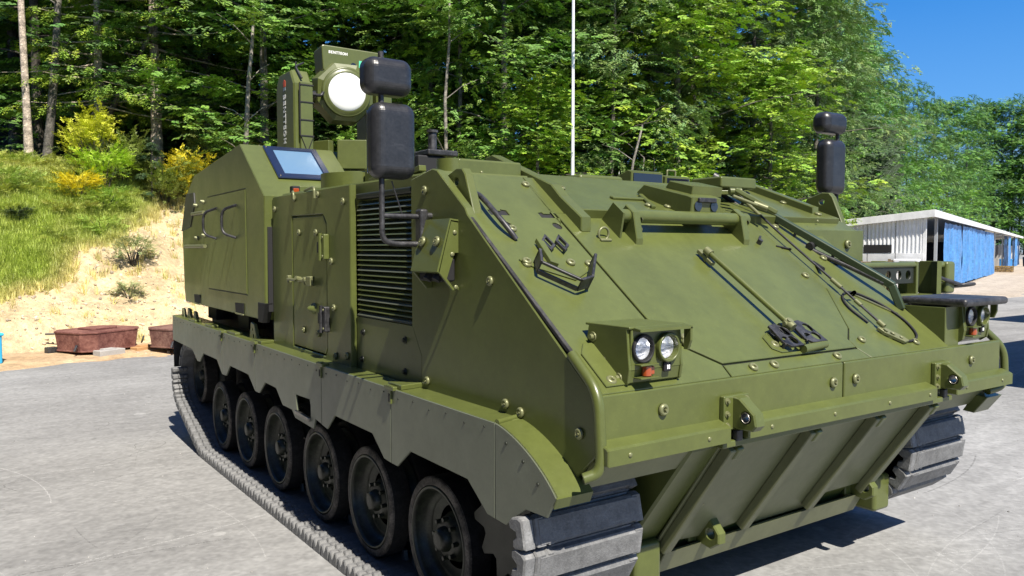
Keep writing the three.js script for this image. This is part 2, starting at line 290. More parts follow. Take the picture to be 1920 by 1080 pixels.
// ---- hull
const roofY = 2.18;
const hull = part('hull', [
  prismX([[-2.06, 1.29], [-2.06, 1.02], [-2.5, .42], [-2.62, .36], [-8.2, .36], [-8.35, 1.05], [-8.35, roofY], [-3.56, roofY - .01], [-2.86, 1.90]], 2.24, 4.12, { b: .01 }),
  prismX([[-2.06, 1.27], [-2.06, 1.08], [-2.15, .99], [-5.42, 1.02], [-5.42, roofY], [-3.2, roofY - .02], [-3.17, 2.11]], 1.79, 2.3, { b: .01 }),
  prismX([[-2.81, 1.0], [-8.3, 1.0], [-8.3, roofY], [-3.56, roofY - .01], [-2.84, 1.90], [-2.81, 1.84]], 4.05, 4.57, { b: .01 }),
], M.paint);
part('hull_underside', [box(2.2, 4.16, .34, .42, -8.2, -2.6)], M.darkShadePaint);
for (const [x0, x1] of [[1.80, 2.24], [4.12, 4.58]]) part('sponson_floor', [box(x0, x1, .985, 1.0, -8.3, -2.2), box(x0 === 1.80 ? 2.19 : 4.12, x0 === 1.80 ? 2.24 : 4.17, .40, .99, -8.2, -2.45)], M.darkShadePaint);
// plates of the sloped front, with grooves between them
const underG = part('front_backing', [prismG([[1.77, 0], [4.08, 0], [4.12, 1.10], [2.33, 1.10], [2.33, 1.38], [1.77, 1.38]], -.02, -.0085, { b: 0 })], M.darkShadePaint);
const slot = (x, s) => [[x - .05, s - .022], [x + .05, s - .022], [x + .05, s + .018], [x + .022, s + .026], [x + .018, s + .012], [x - .02, s + .012], [x - .024, s + .024], [x - .05, s + .018]].reverse();
const gp1 = part('front_plate', [prismG([[1.768, .004], [2.425, .004], [2.435, .07], [2.33, .17], [2.246, .33], [2.246, 1.44], [1.768, 1.44]], -.010, 0, { b: .0025, holes: [slot(1.937, 1.12), slot(2.207, 1.108), circle(1.933, 1.022, .023, .026), circle(2.206, 1.022, .023, .026)] })], M.paint);
part('front_plate', [prismG([[2.255, 1.127], [2.345, 1.127], [2.345, 1.44], [2.252, 1.44]], -.010, 0, { b: .0025 })], M.paint);
const gp2 = part('hatch_plate', [prismG([[2.255, .335], [2.338, .176], [2.445, .076], [3.355, .076], [3.36, .13], [3.45, .2], [3.63, .5], [3.63, 1.12], [2.255, 1.12]], -.010, .004, { b: .003 })], M.paint);
const gp3 = part('front_plate', [prismG([[2.434, .004], [3.388, .004], [3.362, .067], [2.443, .067]], -.010, 0, { b: .0025 })], M.paint);
const gp4 = part('front_plate', [prismG([[3.397, .004], [4.09, .004], [4.15, .45], [4.15, 1.2], [3.64, 1.2], [3.64, .5], [3.46, .197], [3.37, .125], [3.366, .07]], -.010, 0, { b: .0025 })], M.paint);
// black plates behind the slots, standing in for the shade of deep openings
part('slot_shade', [prismG([[1.87, 1.0], [2.24, 1.0], [2.24, 1.15], [1.87, 1.15]], -.0085, -.0075, { b: 0 })], M.black);
bolts(gp1, [[1.935, .986], [1.932, .129], [1.904, .165], [1.842, .058], [2.223, 1.364], [2.10, .74], [1.868, .735]].map(([x, s]) => onG(x, s, 0)), GW, nutGeo);
bolts(gp2, [[2.34, .20], [2.358, .23], [3.565, .60], [2.922, 1.09], [3.302, 1.09], [2.83, .14], [3.08, .17]].map(([x, s]) => onG(x, s, .004)), GW, nutGeo);
bolts(gp3, [[2.587, .034], [2.72, .034], [3.162, .036]].map(([x, s]) => onG(x, s, 0)), GW, nutGeo);
bolts(gp4, [[3.797, 1.05], [3.90, .75], [3.454, .115], [3.85, .06]].map(([x, s]) => onG(x, s, 0)), GW, nutGeo);
// a lifting ring on the hatch plate
part('lifting_ring', [new THREE.TorusGeometry(.03, .006, 8, 24).applyMatrix4(frame(onG(2.408, .93, .022), V(1, 0, 0), GV.clone().multiplyScalar(.5).addScaledVector(GW, .86), GW.clone().multiplyScalar(.5).addScaledVector(GV, -.86))), bar(onG(2.375, .90, .008), onG(2.44, .90, .008), .016, .014, GW)], M.zinc);
// upper raised plate and its stiffening bars
const up = part('roof_plate', [prismU([[2.36, 0], [4.44, 0], [4.44, .60], [2.36, .68]], -.05, .006, { b: .004 }), box(2.2, 4.56, roofY - .02, 2.205, -8.2, -3.5)], M.paint);
bolts(up, [[2.52, .36], [3.03, .09], [2.9, .1], [3.62, .4], [4.30, .06], [4.26, .3], [2.46, .5]].map(([x, s]) => onU(x, s, .006)), UW, nutGeo);
bolts(up, [[2.6, 0], [2.85, 0], [3.4, 0], [3.9, 0], [4.2, 0]].map(([x]) => V(x, 1.965, -2.868)), FRONT, rivetGeo);
for (const [x, k] of [[2.34, 0], [4.30, 1]]) part('stiffening_bar', [prismX(k ? [[-2.95, 2.0], [-2.95, 2.055], [-3.5, 2.255], [-3.56, 2.24], [-3.56, 2.16]] : [[-2.80, 1.88], [-2.80, 1.945], [-2.96, 2.05], [-3.03, 2.11], [-3.55, 2.30], [-3.62, 2.29], [-3.62, 2.16]], x - .03, x + .03, { b: .005 })], M.paint);
part('tread_plate', [prismU([[2.56, .20], [2.78, .20], [2.78, .23], [2.56, .23]].map(([x, s]) => [x + .18, s]), .006, .02), prismU([[2.9, .08], [2.93, .08], [3.05, .42], [3.02, .42]].map(([x, s]) => [x - .02, s * .7]), .006, .022)], M.paint);
// rim at the head of the left strip: exhaust cowl
part('exhaust_cowl', [box(1.93, 2.30, 2.10, 2.232, -3.42, -3.26, .012, 2), cyl(V(1.945, 2.1, -3.34), V(1.945, 2.232, -3.34), .08, .078, 24)], M.paint);
bolts(vehicle, [V(2.06, 2.17, -3.258)], FRONT, rivetGeo);
// lifting lugs at both ends of the slope
for (const x of [1.80, 4.52]) part('lifting_lug', [prismX([[-3.19, 2.09], [-3.17, 2.125], [-3.06, 2.16], [-3.01, 2.155], [-2.985, 2.13], [-2.90, 1.93], [-3.1, 2.0]], x, x + .045, { b: .005, holes: [circle(3.06, 2.10, .017)].map((c) => c) })], M.paint);
// ---- left side
const sp = part('side_plate', [prismX([[-2.035, 1.285], [-2.03, 1.09], [-2.14, .99], [-3.30, 1.03], [-3.30, 1.29], [-3.397, 1.43], [-3.40, 2.13], [-3.19, 2.165], [-3.145, 2.155], [-2.90, 1.975], [-2.88, 1.945]], 1.748, 1.79, { b: .004 })], M.paint);
bolts(sp, [[2.07, -3.255], [1.667, -2.696], [1.181, -3.239], [1.18, -2.584], [1.163, -2.48], [1.15, -2.12]].map(([y, z]) => V(1.748, y, z)), LEFT, nutGeo);
part('edge_seal', [bar(onG(1.762, 1.06, .004), onG(1.762, .13, .004), .018, .016, GW)], M.rubber);
const grille = part('louvre_grille', [box(1.80, 1.815, 1.42, 2.09, -4.075, -3.405, .002), box(1.752, 1.80, 2.068, 2.10, -4.075, -3.405, .01), box(1.752, 1.80, 1.43, 1.436, -4.07, -3.41)], M.darkShadePaint);
const slatGeo = merged(prism(frame(V(0, 0, 0), V(-1, 0, 0), V(0, 1, 0), V(0, 0, -1)), [[-.040, .012], [-.036, .016], [-.002, -.006], [.0, -.012], [-.004, -.012]], 0, .648, { b: 0 }));
for (let k = 0; k < 23; k++) piece('slat', slatGeo, k % 3 ? M.paint : M.skirt, grille, new THREE.Matrix4().setPosition(1.756, 1.447 + k * .0272, -3.414));
const ap = part('access_panel', [prismX([[-4.075, 1.06], [-4.075, 1.428], [-3.405, 1.428], [-3.312, 1.29], [-3.312, 1.04]], 1.756, 1.79, { b: .004 })], M.paint);
bolts(ap, [[1.344, -3.985], [1.348, -3.485], [1.191, -3.487], [1.195, -4.003], [1.13, -3.36]].map(([y, z]) => V(1.756, y, z)), LEFT, boltGeo, M.darkShadePaint);
const doorHole = [[-5.035, 1.165], [-5.035, 2.01], [-4.49, 2.005], [-4.435, 1.95], [-4.435, 1.20], [-4.47, 1.16]];
const arm = part('armour_panel', [prismX([[-5.44, 1.06], [-5.44, 2.135], [-5.41, 2.155], [-4.085, 2.152], [-4.085, 1.06]], 1.725, 1.765, { b: .005, holes: [doorHole.map((p) => p)] })], M.paint);
const door = part('door', [prismX([[-5.027, 1.174], [-5.027, 2.001], [-4.495, 1.996], [-4.443, 1.943], [-4.443, 1.207], [-4.475, 1.169]], 1.728, 1.77, { b: .004 })], M.paint);
bolts(arm, [[2.063, -4.173], [2.068, -5.37], [2.122, -4.972], [2.123, -4.561], [1.726, -4.355], [1.457, -4.322], [1.179, -4.306], [1.198, -4.135]].map(([y, z]) => V(1.725, y, z)), LEFT, nutGeo);
bolts(door, [[1.902, -4.901], [1.897, -4.604], [1.286, -4.837], [1.285, -4.58]].map(([y, z]) => V(1.728, y, z)), LEFT, nutGeo);
part('door_knob', [lathe([[0, .045], [.012, .04], [.034, .006], [.036, 0]], 20).rotateZ(Math.PI / 2).translate(1.728, 1.433, -4.655)], M.paint, door);
part('door_latch', [cyl(V(1.70, 1.60, -5.06), V(1.70, 1.60, -4.90), .009), cyl(V(1.73, 1.60, -4.89), V(1.69, 1.615, -4.88), .02, .014), box(1.70, 1.728, 1.575, 1.625, -5.09, -5.055), box(1.70, 1.728, 1.575, 1.62, -4.78, -4.76), box(1.695, 1.728, 1.57, 1.63, -4.70, -4.66), box(1.70, 1.71, 1.59, 1.605, -4.88, -4.66), box(1.69, 1.70, 1.572, 1.628, -4.70, -4.625)], M.zinc, door);
for (const [y, dark] of [[1.81, 0], [1.385, 1]]) {
  part('door_hinge', [box(1.69, 1.726, y - .075, y + .075, -4.435, -4.39, .008), cyl(V(1.688, y - .08, -4.44), V(1.688, y + .08, -4.44), .011), box(1.70, 1.728, y - .045, y + .045, -4.5, -4.45)], dark ? M.greyBlack : M.paint, door);
  bolts(arm, [V(1.69, y + .055, -4.412), V(1.69, y - .055, -4.412)], LEFT, rivetGeo);
  part('hinge_recess', [box(1.712, 1.7265, y - .035, y + .03, -4.56, -4.505, .002)], M.black, door);
}
part('panel_hook', [tube([V(1.75, 2.155, -5.10), V(1.72, 2.165, -5.0), V(1.70, 2.16, -4.93), V(1.70, 2.11, -4.92)], .008), tube([V(1.75, 2.165, -4.86), V(1.72, 2.17, -4.66), V(1.70, 2.165, -4.56), V(1.70, 2.10, -4.555)], .008)], M.zinc, arm);

// ---- light box on the side plate and the mirrors
const launcher = part('light_housing', [
  prismZ([[1.748, 1.925], [1.705, 1.93], [1.64, 1.70], [1.652, 1.693], [1.712, 1.915], [1.748, 1.91]], -3.2, -2.952, { b: .002 }),
  prismZ([[1.748, 1.92], [1.708, 1.925], [1.646, 1.70], [1.718, 1.617], [1.748, 1.62], [1.748, 1.632], [1.722, 1.63], [1.69, 1.67], [1.728, 1.78], [1.748, 1.78]], -2.964, -2.952, { b: .002 }),
  prismZ([[1.748, 1.92], [1.708, 1.925], [1.646, 1.70], [1.718, 1.617], [1.748, 1.62]], -3.2, -3.188, { b: .002 }),
], M.paint);
part('lamp_insert', [box(1.672, 1.742, 1.655, 1.76, -3.18, -2.97, .01), cyl(V(1.68, 1.69, -3.0), V(1.66, 1.662, -3.0), .02), cyl(V(1.68, 1.69, -3.08), V(1.66, 1.662, -3.08), .02)], M.black, launcher);
bolts(launcher, [V(1.728, 1.87, -2.952), V(1.715, 1.775, -2.952), V(1.733, 1.632, -2.952)], FRONT, rivetGeo, M.zinc, 1.3);
{ const w = V(-1, .27, 0).normalize(); bolts(launcher, [V(1.675, 1.83, -3.14), V(1.675, 1.83, -3.01)], w, nutGeo, M.zinc, 1.1); }
function mirrorSet(px, z, mx, side, low) {        // px: pole, mx: bracket on the hull
  const root = part('mirror_pole', [
    tube([V(px + .0, 2.66, z), V(px, 2.1, z), V(px, low + .02, z), V(px + side * .05, low - .0, z), V(mx, low, z)], .0125, { bend: .045, n: 12 }),
    cyl(V(px, low + .125, z), V(mx, low + .125, z), .0115), box(Math.min(mx - .012, mx + .03), Math.max(mx - .012, mx + .03), low - .03, low + .16, z - .03, z + .03, .012),
    cyl(V(mx + side * .01, low + .13, z), V(mx + side * .09, low + .13, z), .014), box(Math.min(mx, 1.75), Math.max(mx, mx + .02), low, low + .1, z - .02, z + .02)], M.greyBlack);
  return root;
}
const shell = (x0, x1, y0, y1, z0, z1, r) => { // a mirror body: rounded, its back a little domed
  const g = new RoundedBoxGeometry(x1 - x0, y1 - y0, z1 - z0, 5, r), p = g.attributes.position;
  for (let i = 0; i < p.count; i++) { const u = p.getX(i) / (x1 - x0) * 2, v = p.getY(i) / (y1 - y0) * 2; p.setZ(i, p.getZ(i) * (1 - .22 * u * u - .10 * v * v) + (p.getZ(i) > 0 ? .012 : 0)); }
  g.computeVertexNormals(); return g.translate((x0 + x1) / 2, (y0 + y1) / 2, (z0 + z1) / 2);
};
const poleL = mirrorSet(1.502, -3.2, 1.69, 1, 1.82);
part('strut', [bar(V(1.55, 2.10, -3.2), V(1.60, 1.955, -3.2), .006, .006)], M.greyBlack, poleL);
part('mirror', [shell(1.446, 1.657, 2.108, 2.44, -3.27, -3.15, .05)], M.plastic, poleL);
part('mirror', [shell(1.417, 1.642, 2.472, 2.632, -3.28, -3.15, .048)], M.plastic, poleL);
part('mirror_glass', [box(1.465, 1.637, 2.135, 2.413, -3.275, -3.268, .01)], M.chrome, poleL);
const poleR = mirrorSet(4.74, -3.1, 4.60, -1, 1.82);
part('mirror', [shell(4.568, 4.785, 2.155, 2.51, -3.17, -3.05, .05)], M.plastic, poleR);
part('mirror', [shell(4.54, 4.79, 2.55, 2.685, -3.18, -3.05, .048)], M.plastic, poleR);

// ---- bumper, tow eyes, corner tubes
const bumper = part('bumper', [box(1.76, 3.168, 1.05, 1.298, -2.06, -2.02, .008), box(3.178, 4.635, 1.05, 1.298, -2.06, -2.02, .008)], M.paint);
bolts(bumper, [[2.05, 1.217], [3.089, 1.215], [3.258, 1.216], [4.31, 1.216]].map(([x, y]) => V(x, y, -2.02)), FRONT, nutGeo, M.zinc, 1.1);
for (const [x0, x1, y] of [[1.74, 2.36, 1.095], [2.46, 3.87, 1.095], [4.06, 4.66, 1.095]]) {
  const r = part('bumper_rail', [prismX([[-2.02, y + .048], [-1.972, y + .032], [-1.962, y + .025], [-1.962, y - .030], [-2.02, y - .030]], x0, x1, { b: .004 })], M.paint);
  const n = x1 - x0 > 1 ? [.1, .4, .7, .95] : [.16, .8];
  bolts(r, n.map((t) => V(lerp(x0, x1, t), y, -1.962)), FRONT, rivetGeo, M.zinc, 1.1);
}
part('bumper_lip', [box(2.34, 4.06, 1.035, 1.062, -2.03, -1.985)], M.paint, bumper);
for (const x of [2.40, 3.955]) {
  const t = part('tow_eye', [box(x - .045, x + .1, 1.10, 1.235, -2.02, -1.995, .006), prismX([[-2.0, 1.105], [-2.0, 1.232], [-1.965, 1.228], [-1.895, 1.175], [-1.885, 1.13], [-1.905, 1.108]], x + .005, x + .062, { b: .006, holes: [circle(1.935, 1.157, .021)] })], M.paint);
  bolts(t, [V(x - .028, 1.215, -1.995), V(x - .028, 1.165, -1.995), V(x - .028, 1.12, -1.995), V(x + .083, 1.215, -1.995), V(x + .083, 1.12, -1.995)], FRONT, boltGeo, M.zinc, .7);
  part('eye_bush', [lathe([[.021, -.031], [.021, .031], [.017, .031], [.017, -.031], [.021, -.031]], 20).rotateZ(Math.PI / 2).translate(x + .0335, 1.157, -1.935)], M.steel, t);
  part('latch_pin', [box(x + .015, x + .05, 1.055, 1.1, -2.005, -1.98)], M.greyBlack, t);
}
part('corner_tube', [tube([V(1.765, 1.42, -2.19), V(1.745, 1.31, -2.02), V(1.745, 1.04, -2.0), V(1.69, 1.02, -2.03)], .02, { bend: .07, n: 14 })], M.paint);
part('corner_tube', [tube([V(4.56, 1.40, -2.12), V(4.70, 1.25, -2.03), V(4.70, 1.04, -2.02), V(4.57, 1.02, -2.05)], .021, { bend: .07, n: 14 })], M.paint);
part('nose_underside', [prismX([[-2.04, 1.06], [-2.13, .945], [-2.15, .945], [-2.07, 1.065]], 1.76, 2.37, { b: .002 })], M.lowerPaint);
part('nose_underside', [prismX([[-2.04, 1.06], [-2.13, .94], [-2.15, .94], [-2.07, 1.065]], 4.0, 4.62, { b: .002 })], M.lowerPaint);
part('mud_deflector', [prismX([[-2.03, .99], [-2.10, .895], [-2.16, .90], [-2.1, 1.0]], 4.53, 4.70)], M.paint);
// ---- lower front plate with ribs
const LU = V(0, .56, .385).normalize(), LW = V(0, -.385, .56).normalize(), FL = frame(V(0, 1.035, -2.045), V(1, 0, 0), LU, LW), onL = (x, d, h = 0) => V(x, 1.035, -2.045).addScaledVector(LU, -d).addScaledVector(LW, h);
const lower = part('lower_plate', [prism(FL, [[2.40, 0], [3.985, 0], [3.985, -.60], [3.60, -.60], [3.58, -.68], [3.05, -.68], [3.03, -.62], [2.72, -.66], [2.40, -.62]], -.012, 0, { b: .003 })], M.lowerPaint);
for (const [x, w] of [[2.44, .05], [2.955, .05], [3.45, .05], [3.925, .06]]) {
  part('rib', [prism(FL, [[x - w / 2, -.0], [x + w / 2, -.0], [x + w / 2, -.635], [x - w / 2, -.635]], 0, .045, { b: .004 })], M.lowerPaint, lower);
  part('rib_cap', [bar(onL(x + .028, -.012, .026), onL(x + .028, .055, .026), .045, .05, LW, .012)], M.paint, lower);
}
bolts(lower, [[2.53, .10], [2.53, .38], [3.04, .12], [3.04, .33], [3.04, .5], [3.53, .12], [3.53, .30], [3.53, .47], [4.0 - .03, .2], [3.97, .42], [3.02, .6], [3.5, .6]].map(([x, d]) => onL(x, d, 0)), LW, boltGeo, M.zinc, .8);
for (const x of [2.69, 3.90]) part('lower_tow_eye', [prismX([[-2.46, .47], [-2.44, .60], [-2.36, .60], [-2.30, .535], [-2.30, .49], [-2.35, .455]], x, x + .05, { b: .006, holes: [circle(2.35, .525, .022)] }), box(x - .05, x + .09, .47, .60, -2.47, -2.43)], M.paint);
part('belly_plate', [prismX([[-2.40, .47], [-2.46, .36], [-2.7, .33], [-2.7, .36], [-2.5, .40], [-2.42, .47]], 2.46, 3.98), box(2.4, 4.0, .325, .345, -8.1, -2.68)], M.lowerPaint);
for (const x of [2.28, 4.05]) part('final_drive', [lathe([[0, .1], [.16, .1], [.2, .06], [.235, .04], [.235, -.08], [0, -.08]], 36).rotateZ(Math.PI / 2).translate(x, .68, -2.6), box(x - .03, x + .12, .36, .56, -2.54, -2.36, .02)], M.paint);
bolts(vehicle, [0, 1, 2, 3, 4, 5, 6].map((k) => V(2.19, .68 + .2 * Math.sin(k * .8 - 1.2), -2.6 + .2 * Math.cos(k * .8 - 1.2))), FRONT, rivetGeo, M.zinc, 1.3);

// ---- headlight boxes
function headlight(x, w, name, hoodM) {
  const zf = -2.02, yb = 1.315, yt = 1.515, x1 = x + w;
  const h = part(name, [
    prismX([[zf, yb + .06], [zf - .008, yb + .012], [zf - .04, yb - .01], [zf - .09, yb], [-2.25, 1.47], [-2.24, yt + .005], [zf - .015, yt + .005], [zf - .005, yt - .1]], x, x + .012, { b: .002 }),
    prismX([[zf, yb + .06], [zf - .008, yb + .012], [zf - .04, yb - .01], [zf - .09, yb], [-2.25, 1.47], [-2.24, yt + .005], [zf - .015, yt + .005], [zf - .005, yt - .1]], x1 - .012, x1, { b: .002 }),
    prismZ([[x + .012, yb + .055], [x1 - .012, yb + .055], [x1 - .012, yt], [x + .012, yt]], zf - .018, zf - .004, { b: .002, holes: [circle(x + .066, 1.446, .0425), circle(x + w * .68, 1.444, .046)] }),
    prismX([[zf - .006, yb + .055], [zf - .014, yb + .012], [zf - .05, yb - .008], [zf - .06, yb], [zf - .02, yb + .055]], x + .012, x1 - .012, { b: .002 }),
    box(x, x1, yt + .001, yt + .011, -2.26, zf - .0, .004)], M.paint);
  part('hood', [prismX([[zf - .02, yt + .012], [zf + .035, yt + .004], [zf + .035, yt - .006], [zf - .02, yt - .002]], x + .02, x1 + .012, { b: .002 }), prismX([[zf, yt + .0], [zf + .035, yt + .0], [zf + .035, yt - .05], [zf + .02, yt - .085], [zf, yt - .085]], x1, x1 + .012, { b: .002 })], hoodM || M.paint, h);
  for (const [lx, ly, r, ring] of [[x + .066, 1.446, .039, .006], [x + w * .68, 1.444, .041, .014]]) {
    part('lamp_ring', [lathe([[r + .002, -.03], [r + .002, ring], [r + .008, ring + .004], [r + .013, ring], [r + .013, -.004], [r + .002, -.03]], 32).rotateX(Math.PI / 2).translate(lx, ly, zf)], ring > .01 ? M.paint : M.black, h);
    part('reflector', [lathe([[0, -.045], [.01, -.044], [.02, -.038], [.032, -.024], [r, -.006]], 28).rotateX(Math.PI / 2).translate(lx, ly, zf), cyl(V(lx, ly, zf - .04), V(lx, ly, zf - .018), .011, .009), box(lx - r * .9, lx + r * .9, ly - .003, ly + .001, zf - .02, zf - .016, .001), box(lx - r * .75, lx + r * .75, ly - .022, ly - .019, zf - .02, zf - .016, .001)], M.reflector, h);
    part('lamp_glass', [lathe([[0, .004], [r * .6, .002], [r + .001, -.004]], 28).rotateX(Math.PI / 2).translate(lx, ly, zf)], M.glass, h);
  }
  part('indicator_lamp', [cyl(V(x + .08, 1.350, zf + .004), V(x + .08, 1.384, zf + .004), .018, .018, 20), box(x + .075, x + .112, 1.352, 1.382, zf - .01, zf + .014, .004)], M.amber, h);
  part('indicator_guard', [box(x + .03, x + .118, 1.388, 1.394, zf - .01, zf + .03, .002), box(x + .03, x + .118, 1.341, 1.347, zf - .01, zf + .03, .002)], M.paint, h);
  part('marker_lamp', [box(x + w * .62, x + w * .62 + .036, 1.355, 1.39, zf - .006, zf + .006, .004)], M.black, h);
  part('marker_lens', [box(x + w * .62 + .012, x + w * .62 + .018, 1.364, 1.38, zf + .006, zf + .0085, .001), box(x + w * .62 + .021, x + w * .62 + .026, 1.364, 1.38, zf + .006, zf + .0085, .001)], M.white, h);
  bolts(h, [V(x, 1.475, -2.215), V(x, 1.34, -2.075)], LEFT, boltGeo);
  return h;
}
headlight(1.885, .27, 'headlight_box');
part('mounting_foot', [prismG([[1.80, .03], [1.90, .03], [1.90, .25], [1.84, .25], [1.80, .2]], 0, .008, { b: .002 })], M.paint);
const hr = headlight(4.235, .27, 'headlight_box');
part('rubber_lid', [box(4.10, 4.56, 1.505, 1.545, -2.30, -1.95, .018, 3)], M.greyBlack, hr);
part('lamp_bracket', [prismX([[-2.07, 1.30], [-2.4, 1.55], [-2.4, 1.50], [-2.12, 1.25]], 4.08, 4.25), prismX([[-2.05, 1.28], [-2.28, 1.5], [-2.05, 1.5]], 4.1, 4.24)], M.paint);
part('sponson_deck', [box(4.12, 4.62, 1.1, 1.12, -2.9, -2.05)], M.darkShadePaint);

// ---- roller, camera box, rods, brackets and cable on the slope
const roller = part('roller', [cyl(onG(2.52, 1.005, .075), onG(3.44, 1.005, .075), .033, .033, 24)], M.paint);
for (const x of [2.60, 3.37]) part('roller_bracket', [prism(frame(onG(x, 1.0, 0), GV, GW, V(1, 0, 0)), [[-.13, .002], [-.115, .03], [-.02, .115], [.045, .115], [.06, .05], [.06, .002]], -.022, .022, { b: .004 })], M.paint, roller);
part('roller_end', [prism(frame(onG(2.515, 1.0, 0), GV, GW, V(1, 0, 0)), [[-.08, .002], [-.03, .115], [.06, .115], [.08, .002]], -.006, .006, { b: .001 })], M.paint, roller);
bolts(roller, [onG(2.624, .955, .09), onG(2.624, .93, .05), onG(3.394, .955, .09), onG(3.394, .93, .05)], RIGHT, rivetGeo, M.zinc, 1.4);
const cam = part('camera_box', [prismX([[-2.80, 1.975], [-2.79, 2.06], [-2.82, 2.072], [-3.14, 2.15], [-3.2, 2.11], [-3.18, 2.085], [-2.99, 2.02], [-2.84, 1.975]], 3.03, 3.25, { b: .005 }), prismX([[-2.86, 2.075], [-2.85, 2.125], [-3.02, 2.165], [-3.05, 2.13]], 3.10, 3.33, { b: .004 })], M.paint);
for (const x of [3.075, 3.195]) part('camera_lens', [cyl(V(x, 2.018, -2.80), V(x, 2.018, -2.789), .026, .026, 24)], M.lens, cam);
part('camera_visor', [box(3.07, 3.2, 2.035, 2.06, -2.80, -2.775)], M.greyBlack, cam);
function linkRod(a, b, r, k) { const g = part('link_rod', [cyl(a, b, r, r, 14)], M.paint); part('rod_end', [cyl(a.clone().lerp(b, -.05), a.clone().lerp(b, .02), r * 1.5), bar(a.clone().addScaledVector(GV, .06).addScaledVector(GW, -.03), a.clone().addScaledVector(GV, -.05).addScaledVector(GW, -.03), .03, .02, GW), cyl(a.clone().addScaledVector(GW, -.045), a.clone().addScaledVector(GW, .015), .012)], M.zinc, g); part('rod_end', [cyl(b.clone().lerp(a, -.06), b.clone().lerp(a, .03), r * 1.6), cyl(b.clone().addScaledVector(GW, -.05), b.clone().addScaledVector(GW, .02), .016), cyl(b.clone().add(V(-.03, 0, 0)), b.clone().add(V(.03, 0, 0)), .01)], M.zinc, g); return g; }
const rod = linkRod(onG(2.925, .735, .055), onG(2.965, .215, .055), .013);
const hb = part('hatch_bracket', [
  prismG([[2.79, .12], [2.83, .09], [2.90, .09], [2.95, .2], [2.86, .22], [2.80, .19]], .004, .012),
  prismG([[2.97, .11], [3.0, .11], [2.985, .25], [2.955, .25]], .012, .03)], M.paint);
for (const [x0, x1, s0, s1] of [[2.84, 2.955, .09, .235], [3.0, 3.135, .10, .245]]) {   // open honeycomb guards
  const w = x1 - x0, c = (x, s, r) => circle(x0 + x * w, s0 + s * (s1 - s0), r * .11);
  part('guard_web', [prism(FG, [[x0, s0 + .03], [x0 + .03, s0], [x1, s0], [x1 - .02, s1 - .03], [x1 - .06, s1], [x0 + .01, s1 - .01]], .03, .042, { b: .0015, holes: [c(.27, .68, .28), c(.68, .64, .24), c(.3, .27, .2), c(.66, .25, .22)] }), bar(onG(x0 + .01, s0 + .02, .005), onG(x0 + .01, s0 + .02, .04), .01, .01, V(1, 0, 0))], M.greyBlack, hb);
}
part('hinge_tube', [cyl(onG(2.955, .083, .022), onG(3.13, .098, .022), .018, .018, 18)], M.paint, hb);
part('grip_handle', [tube([onG(1.872, 1.25, .004), onG(1.868, 1.22, .03), onG(1.862, 1.10, .045), onG(1.87, .99, .04), onG(1.895, .93, .02), onG(1.91, .905, .004)], .012, { bend: .06, n: 12 })], M.greyBlack);
// step bracket with an open strap
const stepB = part('step_bracket', [prismG([[1.845, .765], [1.86, .73], [2.05, .62], [2.20, .70], [2.21, .74], [2.10, .76], [2.0, .78]], .001, .008, { b: .002 }), prism(FG, [[1.97, .72], [2.0, .70], [2.02, .86], [1.99, .88]], .008, .03, { b: .002 })], M.paint);
{ const ring = [onG(1.905, .735, .05), onG(1.865, .655, .05), onG(1.99, .535, .05), onG(2.06, .555, .05), onG(2.175, .70, .05)], gs = []; for (let k = 0; k < 4; k++) { const o = (h) => [ring[k].clone().addScaledVector(GW, h), ring[k + 1].clone().addScaledVector(GW, h)]; gs.push(bar(...o(.024), .013, .014, GW, .005), bar(...o(-.022), .010, .022, GW, .004)); if (k !== 1) gs.push(bar(...o(0), .008, .05, GW, .003)); } for (const p of [ring[0], ring[4], ring[3]]) gs.push(cyl(p.clone().addScaledVector(GW, -.04), p.clone().addScaledVector(GW, .028), .007)); part('step_strap', gs, M.greyBlack, stepB); }
for (const x of [2.043, 2.118]) { const s = .86, q = (k) => [[x + .018 * k, s + .06 * k], [x - .028 * k, s + .012 * k], [x - .018 * k, s - .06 * k], [x + .028 * k, s - .022 * k]]; part('guard_frame', [prism(FG, q(1), .012, .026, { b: .0015, holes: [q(.62).reverse()] })], M.greyBlack, stepB); }
bolts(stepB, [onG(1.868, .742, .008), onG(2.185, .72, .008), onG(2.09, .73, .008)], GW, nutGeo, M.zinc, 1);
part('toggle_pin', [bar(onG(3.48, .89, .012), onG(3.545, .94, .012), .012, .014, GW), cyl(onG(3.48, .885, .0), onG(3.48, .885, .03), .014)], M.greyBlack);
// long cable down the right of the slope
const cable = part('cable', [tube([onG(3.70, 1.40, .05), onG(3.685, .98, .04), onG(3.685, .5, .035), onG(3.68, .18, .03)], .0065, { n: 8, bend: .1 })], M.greyBlack);
part('cable_sleeve', [cyl(onG(3.685, .53, .034), onG(3.685, .46, .034), .011), cyl(onG(3.685, .36, .032), onG(3.685, .32, .032), .0105), cyl(onG(3.68, .2, .03), onG(3.68, .16, .03), .013), cyl(onG(3.69, 1.22, .045), onG(3.687, 1.1, .042), .010)], M.zinc, cable);
part('cable_clip', [new THREE.TorusGeometry(.016, .006, 8, 18).applyMatrix4(frame(onG(3.705, .40, .04), V(1, 0, 0), GW, GV)), bar(onG(3.6, .86, .006), onG(3.70, .83, .006), .01, .012, GW)], M.black, cable);
part('cable_anchor', [prism(FG, [[3.645, .17], [3.66, .13], [3.735, .055], [3.775, .06], [3.765, .09], [3.70, .16]], .004, .022, { b: .003, holes: [circle(3.70, .115, .013), circle(3.735, .085, .009)] }), cyl(onG(3.67, .14, 0), onG(3.67, .14, .03), .012)], M.zinc, cable);
